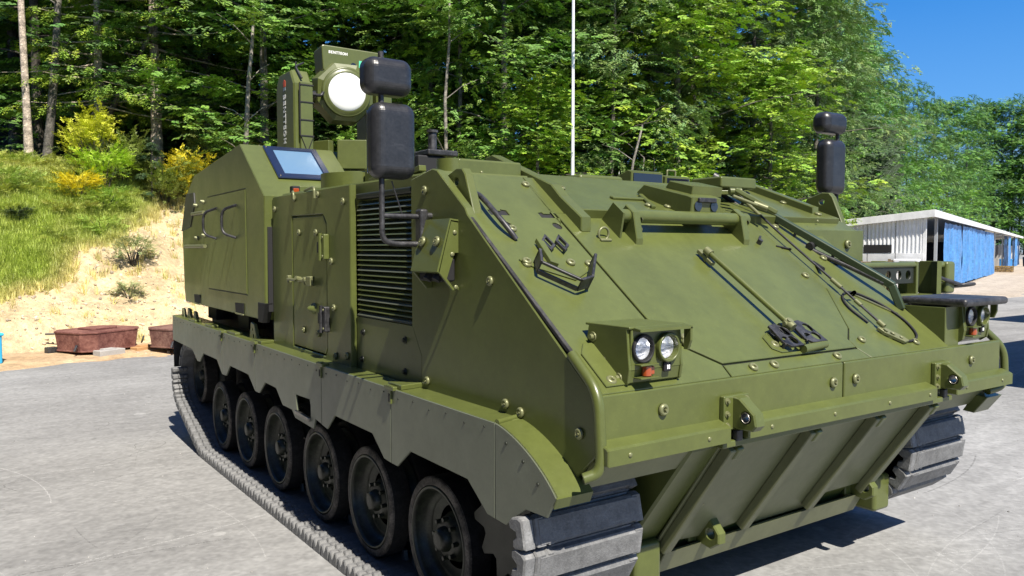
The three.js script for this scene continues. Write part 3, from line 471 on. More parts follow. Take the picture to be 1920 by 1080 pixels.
{ const pts = [[3.64, .22], [3.615, .35], [3.68, .44], [3.80, .46], [3.92, .36], [3.97, .22], [3.93, .10], [3.84, .065], [3.77, .07]].map(([x, s]) => onG(x, s, .008)); part('hose_loop', [tube(pts, .006, { bend: .06, n: 8 })], M.black); }
for (let k = 0; k < 4; k++) part('drain_slot', [bar(onG(3.79 + k * .011, .435 - k * .006, .004), onG(3.945 + k * .011, .285 - k * .006, .004), .004, .008, GW, .001)], k % 2 ? M.black : M.zinc);
// lattice arm
{
  const A = V(3.70, 2.215, -3.26), B = V(4.05, 1.60, -2.30), d = B.clone().sub(A).normalize(), side = V(1, 0, 0).addScaledVector(d, -d.x).normalize(), dn = d.clone().cross(side).normalize(); if (dn.y > 0) dn.negate();
  const at = (t, q, s = 0) => A.clone().lerp(B, t).addScaledVector(dn, q).addScaledVector(side, s);
  const beam = part('lattice_arm', [bar(A, B, .036, .042, dn.clone().negate(), .008), bar(B.clone().addScaledVector(d, -.012), V(4.066, 1.475, -2.262), .036, .042, d, .008)], M.armShadePaint);
  part('lattice_rail', [tube([at(.0, .01, -.01), at(.12, .045, -.012), at(.45, .065, -.012), at(.66, .05, -.012), at(.78, .03, -.01), at(.96, .012, -.006)], .014, { bend: .05, n: 10 })], M.greyBlack, beam);
  for (const t of [.2, .3, .4, .5, .6, .7]) part('lattice_rung', [bar(at(t, .01), at(t + .015, .058 - (t > .6 ? .02 : 0), -.012), .015, .015, side)], M.greyBlack, beam);
  part('arm_strut', [tube([at(.60, .04, -.01), at(.60, .10, -.04), onG(3.72, .62, .03)], .012, { bend: .03 }), cyl(at(.6, .03, -.05), at(.6, .03, .03), .02)], M.black, beam);
  part('arm_wire', [tube([at(.66, .04), at(.74, .075), at(.83, .10), at(.93, .13)], .005, { bend: .05, n: 6 }), tube([at(.70, .04), at(.80, .085), at(.9, .085), at(.97, .11)], .004, { bend: .05, n: 6 })], M.greyBlack, beam);
  const P = V(3.735, 2.235, -3.26), Q = V(4.10, 1.90, -2.86);
  const pole = part('folded_pole', [cyl(P, Q, .016, .016, 14)], M.paint);
  part('pole_collar', [cyl(P.clone().lerp(Q, -.02), P.clone().lerp(Q, .03), .024), cyl(P.clone().lerp(Q, .32), P.clone().lerp(Q, .36), .022), cyl(P.clone().lerp(Q, .96), P.clone().lerp(Q, 1.02), .024), bar(Q, Q.clone().add(V(.02, -.09, .04)), .03, .03)], M.greyBlack, pole);
  part('guide_wire', [cyl(P.clone().add(V(.0, -.05, .08)), Q.clone().add(V(-.03, -.03, 0)), .005, .005, 6), cyl(P.clone().add(V(.03, -.05, .08)), Q.clone().add(V(0, -.035, 0)), .005, .005, 6)], M.steel, pole);
  part('pole_stay', [bar(P, V(3.47, 2.13, -3.1), .012, .012), bar(V(3.45, 2.12, -3.12), V(3.62, 2.12, -3.0), .03, .025)], M.paint, pole);
  const L = part('lock_lever', [bar(V(3.52, 2.13, -2.93), V(3.72, 2.0, -2.80), .03, .028, V(0, 1, 0), .008), cyl(V(3.50, 2.12, -2.95), V(3.56, 2.12, -2.92), .02)], M.paint);
  part('lever_pin', [cyl(V(3.47, 2.09, -2.9), V(3.60, 2.04, -2.84), .009), cyl(V(3.60, 2.05, -2.86), V(3.64, 2.02, -2.80), .018)], M.zinc, L);
}
// ---- right sponson box, stowage rack with punched frame
const rb = part('sponson_front', [box(3.92, 4.575, 1.72, 1.912, -2.86, -2.80, .006), prism(FG, [[3.9, 1.0], [4.56, 1.0], [4.50, 1.14], [3.9, 1.14]], -.02, .012)], M.paint);
bolts(rb, [V(4.40, 1.825, -2.80)], FRONT, nutGeo, M.zinc, 1.3);
const rack = part('stowage_rack', [
    cyl(V(4.15, 1.70, -2.62), V(4.86, 1.70, -2.62), .018), box(4.16, 4.85, 1.50, 1.52, -2.66, -2.60),
  prismY([[5.03, -2.575], [5.065, -2.565], [5.095, -2.59], [5.11, -2.64], [5.105, -2.72], [5.09, -2.72], [5.095, -2.645], [5.08, -2.605], [5.06, -2.585]], 1.505, 1.72, { b: .003 }),
  box(4.835, 4.86, 1.505, 1.72, -2.72, -2.60), box(4.83, 5.11, 1.500, 1.512, -2.72, -2.60),
  cyl(V(5.10, 1.69, -2.70), V(5.40, 1.69, -2.70), .022), cyl(V(5.10, 1.58, -2.70), V(5.40, 1.58, -2.70), .022), box(5.33, 5.44, 1.50, 1.715, -2.74, -2.66, .02)], M.paint);
part('punched_plate', [prismZ([[4.16, 1.585], [4.83, 1.585], [4.83, 1.69], [4.16, 1.69]], -2.63, -2.615, { b: .002, holes: [4.30, 4.42, 4.545, 4.66, 4.765].map((x) => circle(x, 1.637, .028)) })], M.darkShadePaint, rack);  // dark copy of the olive stands in for shade on this plate
part('rack_shade', [box(4.86, 5.10, 1.512, 1.715, -2.735, -2.72)], M.darkShadePaint, rack);
part('rack_leg', [box(4.4, 4.44, 1.1, 1.5, -2.66, -2.62), box(4.7, 4.74, 1.12, 1.5, -2.66, -2.62), bar(V(4.55, 1.3, -2.75), V(5.0, 1.5, -2.68), .03, .03)], M.darkShadePaint, rack);
part('tow_loop', [tube([V(5.10, 1.65, -2.69), V(5.28, 1.60, -2.66), V(5.46, 1.56, -2.64)], .012), new THREE.TorusGeometry(.07, .011, 8, 28).rotateX(Math.PI / 2 - .15).scale(1.25, 1, .8).translate(5.55, 1.552, -2.66)], M.greyBlack, rack);

// ---- skirts
const SX = 1.622, skirtTop = 1.1385;
const skirtDefs = [
  [[-6.436, skirtTop], [-8.271, skirtTop], [-8.271, 0.902], [-7.457, 0.893], [-7.273, 0.808], [-7.179, 0.812], [-7.040, 0.901], [-6.593, 0.898], [-6.436, 0.801]],
  [[-5.554, skirtTop], [-6.431, skirtTop], [-6.431, 0.800], [-6.314, 0.805], [-6.202, 0.896], [-5.712, 0.893], [-5.554, 0.797]],
  [[-4.280, skirtTop], [-5.549, skirtTop], [-5.549, 0.797], [-5.458, 0.798], [-5.321, 0.890], [-5.090, 0.887], [-4.960, 0.796], [-4.783, 0.796], [-4.724, 0.755], [-4.407, 0.746], [-4.381, 0.810], [-4.280, 0.798]],
  [[-3.378, skirtTop], [-4.275, skirtTop], [-4.275, 0.796], [-4.195, 0.786], [-4.081, 0.882], [-3.588, 0.880], [-3.454, 0.783], [-3.378, 0.779]],
  [[-2.476, skirtTop], [-3.373, skirtTop], [-3.373, 0.779], [-3.313, 0.778], [-3.179, 0.877], [-2.677, 0.872], [-2.531, 0.771], [-2.476, 0.768]],
];
skirtDefs.forEach((p, i) => {
  const z1 = p[0][0], z0 = p[1][0], s = part('skirt_panel', [prismX(p, SX, SX + .012, { b: .0025, holes: i === 2 ? [[[-4.709, 0.903], [-4.469, 0.911], [-4.454, 0.879], [-4.454, 0.795], [-4.689, 0.805]]] : [] })], M.skirt);
  const n = Math.round((z1 - z0) / .14), list = []; for (let k = 0; k < n; k++) list.push(V(SX, 1.099 + (k % 2) * .012, lerp(z0, z1, (k + .5) / n)));
  bolts(s, list, LEFT, rivetGeo, M.darkShadePaint, .62);
  if (i) { part('skirt_hinge', [box(SX - .014, SX + .03, 1.132, 1.152, z0 - .05, z0 + .05, .004), box(SX - .01, SX, 1.066, 1.145, z0 - .016, z0 + .016, .003), cyl(V(SX - .006, 1.149, z0 - .03), V(SX - .006, 1.149, z0 + .03), .008)], M.paint, s); part('hinge_slot', [box(SX - .0115, SX - .008, 1.075, 1.115, z0 - .008, z0 + .008, .002)], M.black, s); }
  if (i === 2) part('step_edge', [bar(V(SX - .004, .80, -4.70), V(SX - .004, .793, -4.45), .02, .022)], M.steel, s);
});
// rear corner of the skirt curls inwards
part('skirt_corner', [prismY([[SX, -8.27], [SX + .012, -8.27], [SX + .022, -8.33], [SX + .055, -8.375], [SX + .12, -8.39], [SX + .12, -8.402], [SX + .05, -8.388], [SX + .012, -8.335]], .902, skirtTop, { b: .002 })], M.skirt);
part('mud_flap', [box(SX + .02, SX + .5, .62, .90, -8.36, -8.345)], M.rubber);
{ // curved front mudguard
  const arc = []; for (let k = 0; k <= 14; k++) { const t = k / 14, u = 1 - t; arc.push([u * u * u * -2.474 + 3 * u * u * t * -2.36 + 3 * u * t * t * -2.19 + t * t * t * -2.094, u * u * u * skirtTop + 3 * u * u * t * 1.125 + 3 * u * t * t * 1.05 + t * t * t * .947]); }
  const inner = arc.map(([z, y], k) => { const a = arc[Math.max(0, k - 1)], b = arc[Math.min(14, k + 1)], l = Math.hypot(b[0] - a[0], b[1] - a[1]); return [z - (a[1] - b[1]) / l * .012, y - (b[0] - a[0]) / l * .012]; }).reverse();
  part('mudguard', [prismX([...arc, [-2.114, .918], [-2.148, .865], [-2.276, .859], [-2.402, .765], [-2.472, .768]].reverse(), SX, SX + .012, { b: .0025 })], M.skirt);
  const top = part('mudguard_top', [prismX([...arc, ...inner].reverse(), SX + .001, SX + .165, { b: .002 }), prismX([[-2.096, .949], [-2.090, .945], [-2.108, .905], [-2.114, .909]], SX + .001, SX + .165, { b: .002 }), cyl(V(SX + .006, skirtTop + .002, -2.47), V(SX + .13, skirtTop + .004, -2.50), .012)], M.paint);
  bolts(top, [[1.075, -2.40], [1.03, -2.29], [.97, -2.20]].map(([y, z]) => V(SX, y, z)), LEFT, rivetGeo, M.darkShadePaint, .9);
}
part('skirt_shelf', [box(SX + .002, 1.75, 1.124, 1.141, -5.42, -2.475, .004), box(SX + .002, 1.80, 1.124, 1.141, -8.27, -5.42, .004), prismY([[1.63, -3.42], [1.755, -3.30], [1.63, -3.28]], 1.14, 1.165), prismY([[1.63, -5.62], [1.76, -5.45], [1.63, -5.42]], 1.14, 1.162), ...[-6.2, -6.9, -7.5].map((z) => box(SX + .01, SX + .07, 1.14, 1.162, z - .12, z + .12))], M.paint);
for (const [z, s] of [[-5.78, 1], [-7.595, 0.722], [-7.840, 0.820], [-8.085, 0.722]]) part('tie_bracket', [prismX([[z - .1 * s, 1.126], [z + .1 * s, 1.126], [z + .02 * s, 1.25 * s + 1.126 * (1 - s)], [z - .06 * s, 1.26 * s + 1.126 * (1 - s)]], SX + .06, SX + .085, { b: .003, holes: [circle(-z, 1.126 + .035 * s, .02 * s), circle(-z + .02 * s, 1.126 + .085 * s, .014 * s)] })], M.zinc);
part('skirt_panel', [prismX([[-2.476, skirtTop], [-8.271, skirtTop], [-8.271, 0.879], [-2.476, 0.879]], 4.70, 4.712)], M.skirt);
part('mudguard_top', [prismX([[-2.473, skirtTop], [-2.276, 1.080], [-2.139, 0.994], [-2.146, 0.985], [-2.279, 1.067], [-2.473, 1.126]].reverse(), 4.60, 4.71)], M.paint);

// ---- rear equipment module on the left
const rm = part('equipment_module', [
  prismX([[-5.436, 2.162], [-5.45, 1.42], [-5.50, 1.30], [-7.90, 1.30], [-7.94, 1.42], [-7.985, 1.96], [-7.76, 2.31], [-7.47, 2.453], [-6.009, 2.577]], 1.67, 2.395, { b: .006 })], M.paint);
part('module_recess', [prismX([[-5.43, 1.42], [-5.50, 1.28], [-5.60, 1.28], [-5.60, 1.42]], 1.664, 1.72)], M.black, rm);
part('corner_guard', [prismX([[-7.985, 1.965], [-7.62, 2.0], [-7.44, 2.20], [-7.47, 2.30], [-7.76, 2.305]], 1.662, 1.672, { b: .002 })], M.greyBlack, rm);
const hatch = part('side_hatch', [prismX([[-5.866, 1.466], [-6.992, 1.464], [-6.986, 2.228], [-5.874, 2.231]], 1.664, 1.672, { b: .002 })], M.paint, rm);
part('hatch_joint', [bar(V(1.668, 2.236, -6.99), V(1.668, 2.239, -5.868), .006, .008), bar(V(1.668, 1.458, -6.99), V(1.668, 1.458, -5.86), .006, .008)], M.darkShadePaint, rm);
for (const z of [-6.80, -6.22]) part('grab_handle', [tube([V(1.668, 2.13, z + .12), V(1.60, 2.10, z + .02), V(1.585, 2.06, z), V(1.585, 1.95, z), V(1.60, 1.91, z + .02), V(1.668, 1.88, z + .09)], .0105, { bend: .03, n: 10 })], M.greyBlack, rm);
for (const [z0, z1, y] of [[-7.50, -7.07, 2.11], [-7.79, -7.05, 1.82]]) part('hinge_rod', [cyl(V(1.655, y, z0), V(1.655, y, z1), .016, .016, 12), cyl(V(1.67, y + .09, z1 - .06), V(1.64, y + .1, z1 - .06), .022, .010), cyl(V(1.67, y + .07, z1 - .32), V(1.64, y + .08, z1 - .32), .022, .010)], M.zinc, rm);
for (const z of [-7.41, -6.065]) { part('lashing_slot', [prismX([[z - .12, 1.385], [z - .10, 1.305], [z + .105, 1.31], [z + .105, 1.39]], 1.6635, 1.668, { b: .001 })], M.black, rm); part('slot_rim', [bar(V(1.663, 1.39, z + .11), V(1.663, 1.305, z + .11), .014, .012), bar(V(1.663, 1.305, z - .1), V(1.663, 1.305, z + .11), .012, .012)], M.zinc, rm); }
{ // sloped face with a framed dark pane
  const SLm = Math.hypot(1, .724), mu = V(0, .724 / SLm, -1 / SLm), w = V(0, 1 / SLm, .724 / SLm), mo = V(0, 2.162, -5.436), Fm = frame(mo, V(1, 0, 0), mu, w);
  part('pane_frame', [prism(Fm, [[1.832, .23], [2.246, .23], [2.246, .68], [1.832, .68]], .001, .02, { b: .006, holes: [[[1.897, .292], [1.897, .632], [2.192, .632], [2.192, .292]]] })], M.navy, rm);
  part('pane', [prism(Fm, [[1.89, .285], [2.2, .285], [2.2, .64], [1.89, .64]], .001, .011, { b: .001 })], M.panel, rm);
  const q = (x, s) => V(x, 0, 0).add(mo).addScaledVector(mu, s).addScaledVector(w, .02);
  bolts(rm, [q(1.852, .252), q(2.226, .252), q(1.852, .658), q(2.226, .658)], w, rivetGeo, M.steel, 1.2);
}
part('under_module_shade', [box(1.93, 2.26, 1.0, 1.31, -8.0, -5.5), box(1.80, 1.95, 1.16, 1.30, -6.6, -6.3), box(1.80, 1.95, 1.16, 1.30, -7.6, -7.3)], M.black);  // black blocks put in as the shade beneath the module
part('gap_shade', [box(1.69, 1.7245, 1.36, 1.95, -5.452, -5.434, .003)], M.black);  // black strip painted in as the shaded gap beside the module
part('side_lamp', [box(1.85, 1.905, 2.17, 2.235, -5.44, -5.38, .006)], M.black, rm);
part('side_lamp_lens', [box(1.853, 1.895, 2.176, 2.218, -5.382, -5.365, .006)], M.amber, rm);
part('lamp_arm', [box(1.905, 2.06, 2.18, 2.238, -5.45, -5.39, .008)], M.paint, rm);
// drum of the hatch behind the grille, and boxes on the roof edge
part('hatch_drum', [cyl(V(2.05, 2.10, -4.75), V(2.05, 2.27, -4.75), .22, .22, 40), box(1.80, 2.1, 2.1, 2.15, -4.8, -3.45), prismX([[-4.0, 2.15], [-4.4, 2.29], [-4.5, 2.29], [-4.5, 2.15]], 2.0, 2.35)], M.paint);
part('roof_rail', [box(1.80, 2.2, 2.12, 2.165, -4.05, -3.42, .012), bar(V(1.84, 2.17, -4.05), V(1.84, 2.20, -3.75), .04, .03), bar(V(1.84, 2.17, -3.62), V(1.84, 2.195, -3.45), .04, .03)], M.paint);

// ---- sensor turret
const ring = part('turret_ring', [cyl(V(2.85, 2.18, -6.55), V(2.85, 2.44, -6.55), .50, .48, 48)], M.paint);
for (let k = 0; k < 10; k++) {
  const a = k / 10 * Math.PI * 2 + .2, c = V(2.85 + Math.cos(a) * .46, 2.565, -6.55 + Math.sin(a) * .46);
  const g = merged(box(-.12, .12, -.11, .13, -.03, .03, .008)); piece('armour_box', g, M.paint, ring, new THREE.Matrix4().makeRotationY(Math.PI / 2 - a).setPosition(c));
}
const tur = part('sensor_column', [
  prismX([[-5.92, 2.3], [-5.92, 3.06], [-6.0, 3.17], [-6.26, 3.17], [-6.33, 3.08], [-6.33, 2.3]], 2.055, 2.20, { b: .012 }),
  box(2.095, 2.195, 2.32, 3.07, -5.93, -5.885, .008)], M.paint);
const tur2 = part('sensor_column', [prismX([[-5.92, 2.3], [-5.92, 3.06], [-6.0, 3.17], [-6.26, 3.17], [-6.33, 3.08], [-6.33, 2.3]], 2.74, 2.88, { b: .012 })], M.paint);
for (const y of [3.045, 2.915, 2.78, 2.66]) part('strap', [box(2.09, 2.20, y - .005, y + .005, -5.89, -5.88, .002)], M.black, tur);
part('strap', [bar(V(2.095, 2.66, -5.882), V(2.14, 2.55, -5.882), .006, .006), bar(V(2.195, 2.66, -5.882), V(2.15, 2.55, -5.882), .006, .006), cyl(V(2.09, 3.05, -5.883), V(2.09, 2.66, -5.883), .005)], M.black, tur);
part('cable_knot', [new THREE.TorusGeometry(.022, .009, 8, 16).translate(2.15, 2.52, -5.875), new THREE.TorusGeometry(.018, .007, 8, 16).rotateX(.8).translate(2.165, 2.505, -5.87)], M.black, tur);
part('lettering', [lettering('BENTTEOH', .055).rotateZ(-Math.PI / 2).rotateY(-Math.PI / 2).translate(2.054, 2.81, -6.13)], M.whitePaint, tur);
part('emblem', [prismX([[-6.15, 3.06], [-6.155, 3.10], [-6.13, 3.115], [-6.105, 3.10], [-6.105, 3.06]], 2.0525, 2.056, { b: .0005 })], std([.55, .08, .03], .5), tur);
part('emblem', [prismX([[-6.155, 3.03], [-6.155, 3.055], [-6.105, 3.055], [-6.105, 3.03]], 2.0525, 2.056, { b: .0005 })], std([.2, .25, .28], .5), tur);
part('head_cable', [tube([V(2.12, 3.10, -5.92), V(2.10, 3.20, -6.0), V(2.2, 3.26, -6.1)], .008, { n: 6 }), cyl(V(2.12, 3.16, -6.05), V(2.12, 3.25, -6.05), .006), tube([V(2.20, 3.0, -6.0), V(2.27, 2.98, -5.9), V(2.34, 3.08, -5.98)], .012, { n: 6 })], M.greyBlack, tur);
part('head_joint', [cyl(V(2.19, 2.98, -6.12), V(2.74, 2.98, -6.12), .06, .06, 20), cyl(V(2.20, 2.98, -6.08), V(2.29, 3.0, -6.02), .045)], M.steel, tur);
{ // drum with its pale round cover, and the camera box above
  const c = V(2.475, 3.03, -5.90), rot = new THREE.Matrix4().makeRotationFromEuler(new THREE.Euler(.05, -.14, 0)).scale(V(1.16, 1.16, 1.05)).setPosition(c), T = (g) => g.applyMatrix4(rot);
  const oct = (r0, r1, z0, z1) => T(new THREE.CylinderGeometry(r1, r0, z1 - z0, 8, 1).rotateY(Math.PI / 8).rotateX(Math.PI / 2).translate(0, 0, (z0 + z1) / 2).toNonIndexed());
  const drumG = [oct(.15, .225, -.38, -.14), oct(.225, .205, -.14, -.03), oct(.205, .17, -.03, -.012)]; drumG.forEach((g) => g.computeVertexNormals());
  const drum = part('sensor_drum', drumG, M.paint, tur);
  part('sensor_ring', [T(lathe([[.128, -.02], [.168, -.012], [.168, .002], [.158, .012], [.152, .004], [.146, .016], [.128, .018]], 48).rotateX(Math.PI / 2))], M.paint, tur);
  part('sensor_cover', [T(lathe([[0, .04], [.06, .036], [.105, .026], [.134, .012], [.134, 0]], 48).rotateX(Math.PI / 2))], M.white, tur);
  const r2 = new THREE.Matrix4().makeRotationFromEuler(new THREE.Euler(0, -.1, -.03)).setPosition(V(2.565, 3.285, -5.98));
  const sh = new THREE.Shape(); const hw = .25, hh = .10, r = .03; sh.moveTo(-hw + r, -hh); sh.lineTo(hw - r, -hh); sh.quadraticCurveTo(hw, -hh, hw, -hh + r); sh.lineTo(hw, hh - r); sh.quadraticCurveTo(hw, hh, hw - r, hh); sh.lineTo(-hw + r * .4, hh); sh.quadraticCurveTo(-hw, hh, -hw, hh - r * .4); sh.lineTo(-hw + .015, -hh + r); sh.quadraticCurveTo(-hw + .02, -hh, -hw + r + .02, -hh);
  part('sight_box', [new THREE.ExtrudeGeometry(sh, { depth: .22, bevelEnabled: true, bevelSize: .008, bevelThickness: .008, bevelSegments: 2 }).translate(0, 0, -.22).applyMatrix4(r2), cyl(V(2.5, 3.12, -6.1), V(2.5, 3.24, -6.1), .06)], M.paint, tur);
  part('sight_lens', [cyl(V(.0, -.03, .004), V(.0, -.03, .013), .026, .026, 24).applyMatrix4(r2)], M.lens, tur);
  part('sight_window', [box(.045, .16, -.06, .02, .004, .0125, .002).applyMatrix4(r2)], M.green, tur);
  part('lettering', [lettering('BENTTEOH', .022, .0008).translate(-.125, .058, .0082).applyMatrix4(r2)], M.whitePaint, tur);
}
for (const o of [tur, tur2]) { o.scale.setScalar(1.04); o.position.set(.128, -.072, -.212); }
// ---- roof fittings
part('hatch_ring', [cyl(V(2.95, 2.2, -5.2), V(2.95, 2.29, -5.2), .36, .34, 40)], M.paint);
part('air_inlet', [box(2.63, 2.86, 2.20, 2.465, -5.25, -5.0, .012)], M.black);
part('antenna_base', [cyl(V(2.80, 2.51, -5.1), V(2.80, 2.645, -5.1), .034, .03, 18), cyl(V(2.80, 2.645, -5.1), V(2.80, 2.662, -5.1), .042, .042, 18), box(2.70, 2.95, 2.467, 2.51, -5.25, -4.98, .012)], M.greyBlack);
for (const [x0, x1, z] of [[3.42, 3.70, -3.66], [3.86, 4.10, -3.8]]) { const p = part('periscope', [prismX([[z, 2.19], [z + .004, 2.285], [z - .03, 2.295], [z - .2, 2.24], [z - .24, 2.19]], x0, x1, { b: .005 })], M.paint); part('periscope_glass', [box(x0 + .015, x1 - .015, 2.205, 2.275, z - .002, z + .008, .003)], M.lens, p); }
part('roof_hatch', [cyl(V(3.6, 2.2, -4.1), V(3.6, 2.235, -4.1), .38, .36, 40), box(3.0, 3.35, 2.2, 2.245, -3.95, -3.65, .02)], M.paint);
part('roof_frame', [tube([V(3.98, 2.28, -3.9), V(3.98, 2.34, -3.9), V(4.06, 2.34, -3.9), V(4.06, 2.28, -3.9)], .007, { bend: .01, n: 6 })], M.zinc);
part('vent_cover', [box(3.55, 3.86, 2.15, 2.215, -3.28, -3.05, .012)], M.paint);

// ---- running gear
const tyreGeo = merged([lathe([[.258, -.115], [.296, -.112], [.30, -.105], [.30, -.012], [.296, -.005], [.258, 0], [.258, -.115]], 56), lathe([[.258, -.285], [.30, -.28], [.30, -.185], [.258, -.18], [.258, -.285]], 40)]);
const wallGeo = merged(lathe([[.2585, .001], [.262, .003], [.290, .001], [.2985, -.008], [.2995, -.016]], 56));
const rimGeo = merged([lathe([[.258, -.01], [.252, .004], [.240, .002], [.238, -.018], [.228, -.06], [.205, -.082], [.19, -.078], [.182, -.082], [.15, -.10], [.118, -.10], [.105, -.07], [.085, -.045], [0, -.045]], 56), lathe([[.257, -.29], [.257, -.1], [.1, -.1]], 40)]);
const hubGeo = (() => { const g = [lathe([[.060, -.046], [.058, -.028], [.050, -.018], [.046, -.004], [.03, 0], [0, 0]], 28)]; for (let k = 0; k < 8; k++) { const a = k / 8 * Math.PI * 2; g.push(cyl(V(Math.cos(a) * .092, -.06, Math.sin(a) * .092), V(Math.cos(a) * .092, -.03, Math.sin(a) * .092), .011, .011, 6)); } return merged(g); })();
const outward = new THREE.Matrix4().makeRotationZ(Math.PI / 2), inward = new THREE.Matrix4().makeRotationZ(-Math.PI / 2);
function wheel(x, y, z, turn, k, spin) {
  const m = turn.clone().multiply(new THREE.Matrix4().makeRotationY(spin)).setPosition(x, y, z).scale(V(k, 1, k));
  const w = shade(new THREE.Mesh(rimGeo, M.wheelPaint)); w.name = 'road_wheel'; m.decompose(w.position, w.quaternion, w.scale); w.position.sub(O); vehicle.add(w);
  for (const [n, g, mt] of [['tyre', tyreGeo, M.tyre], ['tyre_wall', wallGeo, M.tyreWall], ['hub', hubGeo, M.wheelPaint]]) { const c = shade(new THREE.Mesh(g, mt)); c.name = n; w.add(c); }
}
const wheelZ = [-3.19, -3.955, -4.70, -5.54, -6.315, -7.06], wheelY = wheelZ.map((z) => .35 + yg(z));
const sprocketGeo = (() => { const pts = []; for (let k = 0; k < 26; k++) { const a = k / 13 * Math.PI, r = k % 2 ? .25 : .315; pts.push([Math.cos(a - .05) * r, Math.sin(a - .05) * r], [Math.cos(a + .05) * r, Math.sin(a + .05) * r]); } return merged([prismX(pts, 0, .03, { b: .003 }), prismX(pts, .26, .29, { b: .003 }), cyl(V(-.02, 0, 0), V(.3, 0, 0), .16, .16, 28)]); })();
const S = [-2.60, .70], I = [-7.92, .575];
for (const [x, s] of [[1.765, 1], [4.615, -1]]) {
  wheelZ.forEach((z, i) => wheel(x, wheelY[i], z, s > 0 ? outward : inward, 1, i * .7));
  wheel(x + s * .02, I[1], I[0], s > 0 ? outward : inward, .86, .3);
  piece('drive_sprocket', sprocketGeo, M.darkShadePaint, vehicle, new THREE.Matrix4().makeScale(s, 1, 1).setPosition(x + s * .03, S[1], S[0]));
  for (const i of [1, 3, 4, 5]) part('bump_stop', [new THREE.SphereGeometry(.045, 16, 12).scale(1.1, 1, 1).translate(x + s * .17, wheelY[i] + .235, wheelZ[i] + .02), bar(V(x + s * .2, wheelY[i] + .24, wheelZ[i]), V(x + s * .45, wheelY[i] + .3, wheelZ[i]), .05, .06)], M.plastic);
}
{ // track: hull of the circles, walked at even pitch
  const pts = []; const ring2 = (z, y, r) => { for (let k = 0; k < 96; k++) { const a = k / 96 * Math.PI * 2; pts.push([z + Math.cos(a) * r, y + Math.sin(a) * r]); } };
  ring2(S[0], S[1], .335); ring2(I[0], I[1], .285); ring2(wheelZ[0], wheelY[0], .326); ring2(wheelZ[5], wheelY[5], .326);
  pts.sort((a, b) => a[0] - b[0] || a[1] - b[1]); const cr = (o, a, b) => (a[0] - o[0]) * (b[1] - o[1]) - (a[1] - o[1]) * (b[0] - o[0]), half = (l) => { const h = []; for (const p of l) { while (h.length > 1 && cr(h[h.length - 2], h[h.length - 1], p) <= 0) h.pop(); h.push(p); } h.pop(); return h; };
  const loop = [...half(pts), ...half([...pts].reverse())]; loop.push(loop[0]);
  let total = 0; for (let i = 1; i < loop.length; i++) total += Math.hypot(loop[i][0] - loop[i - 1][0], loop[i][1] - loop[i - 1][1]);
  const count = Math.round(total / .125), pitch = total / count;
  const walk = (d) => { d = ((d % total) + total) % total; for (let i = 1; i < loop.length; i++) { const l = Math.hypot(loop[i][0] - loop[i - 1][0], loop[i][1] - loop[i - 1][1]); if (d <= l) return [lerp(loop[i - 1][0], loop[i][0], d / l), lerp(loop[i - 1][1], loop[i][1], d / l)]; d -= l; } return loop[0]; };
  // a shoe: grouser block outwards (-y here), carrier plate, end connectors with a scooped edge, guide horn
  const W = .53, shoeVariant = (k, hidden = false) => { const r = rngOf(k + 3), j = () => (r() - .5) * .006; return merged([
    prismX([[-pitch * .43 + j(), -.030], [-pitch * .40, -.036 + j() * .5], [pitch * .30 + j(), -.036], [pitch * .40, -.022 + j()], [pitch * .42, .002], [-pitch * .44, .002]], .018, W - .018, { b: .004 }),
    prismX([[-pitch * .5, -.006], [pitch * .48, -.006], [pitch * .48, .018], [-pitch * .5, .018]], .03, W - .03, { b: .004 }),
    ...(hidden ? [[W - .05, W]] : [[-.052, .0], [.0, .05], [.05, .085], [W - .05, W]]).map(([x, e]) => prismX([[-pitch * .46, -.034], [pitch * .36, -.034], [pitch * .46, -.012], [pitch * .46, .030], [pitch * .34, .052], [pitch * .14, .050], [pitch * .04, .016], [-pitch * .08, .012], [-pitch * .2, .040], [-pitch * .40, .044], [-pitch * .46, .030]], x + (e === .085 || e === .05 ? .002 : 0), e, { b: .006 })),
    prismX([[-.025, .015], [.025, .015], [.012, .07], [-.012, .07]], W / 2 - .012, W / 2 + .012, { b: .003 })]); };
  const variants = [0, 1, 2, 3].map((k) => shoeVariant(k)), inner = [0, 1].map((k) => shoeVariant(k, true));
  for (const x of [1.642, 4.21]) {
    const tr = part('track', [box(x + .2, x + .21, .5, .51, -5.2, -5.1, .001)], M.shoeSteel);
    for (let k = 0; k < count; k++) {
      const a = walk((k - .5) * pitch), b = walk((k + .5) * pitch), t = V(0, b[1] - a[1], b[0] - a[0]).normalize(), n = V(0, t.z, -t.y);
      const top = a[1] > .74;
      piece('track_shoe', top ? inner[k % 2] : variants[(k * 7) % 4], M.shoe, tr, new THREE.Matrix4().makeBasis(V(1, 0, 0), n, t).setPosition(x, (a[1] + b[1]) / 2, (a[0] + b[0]) / 2));
    }
  }
}

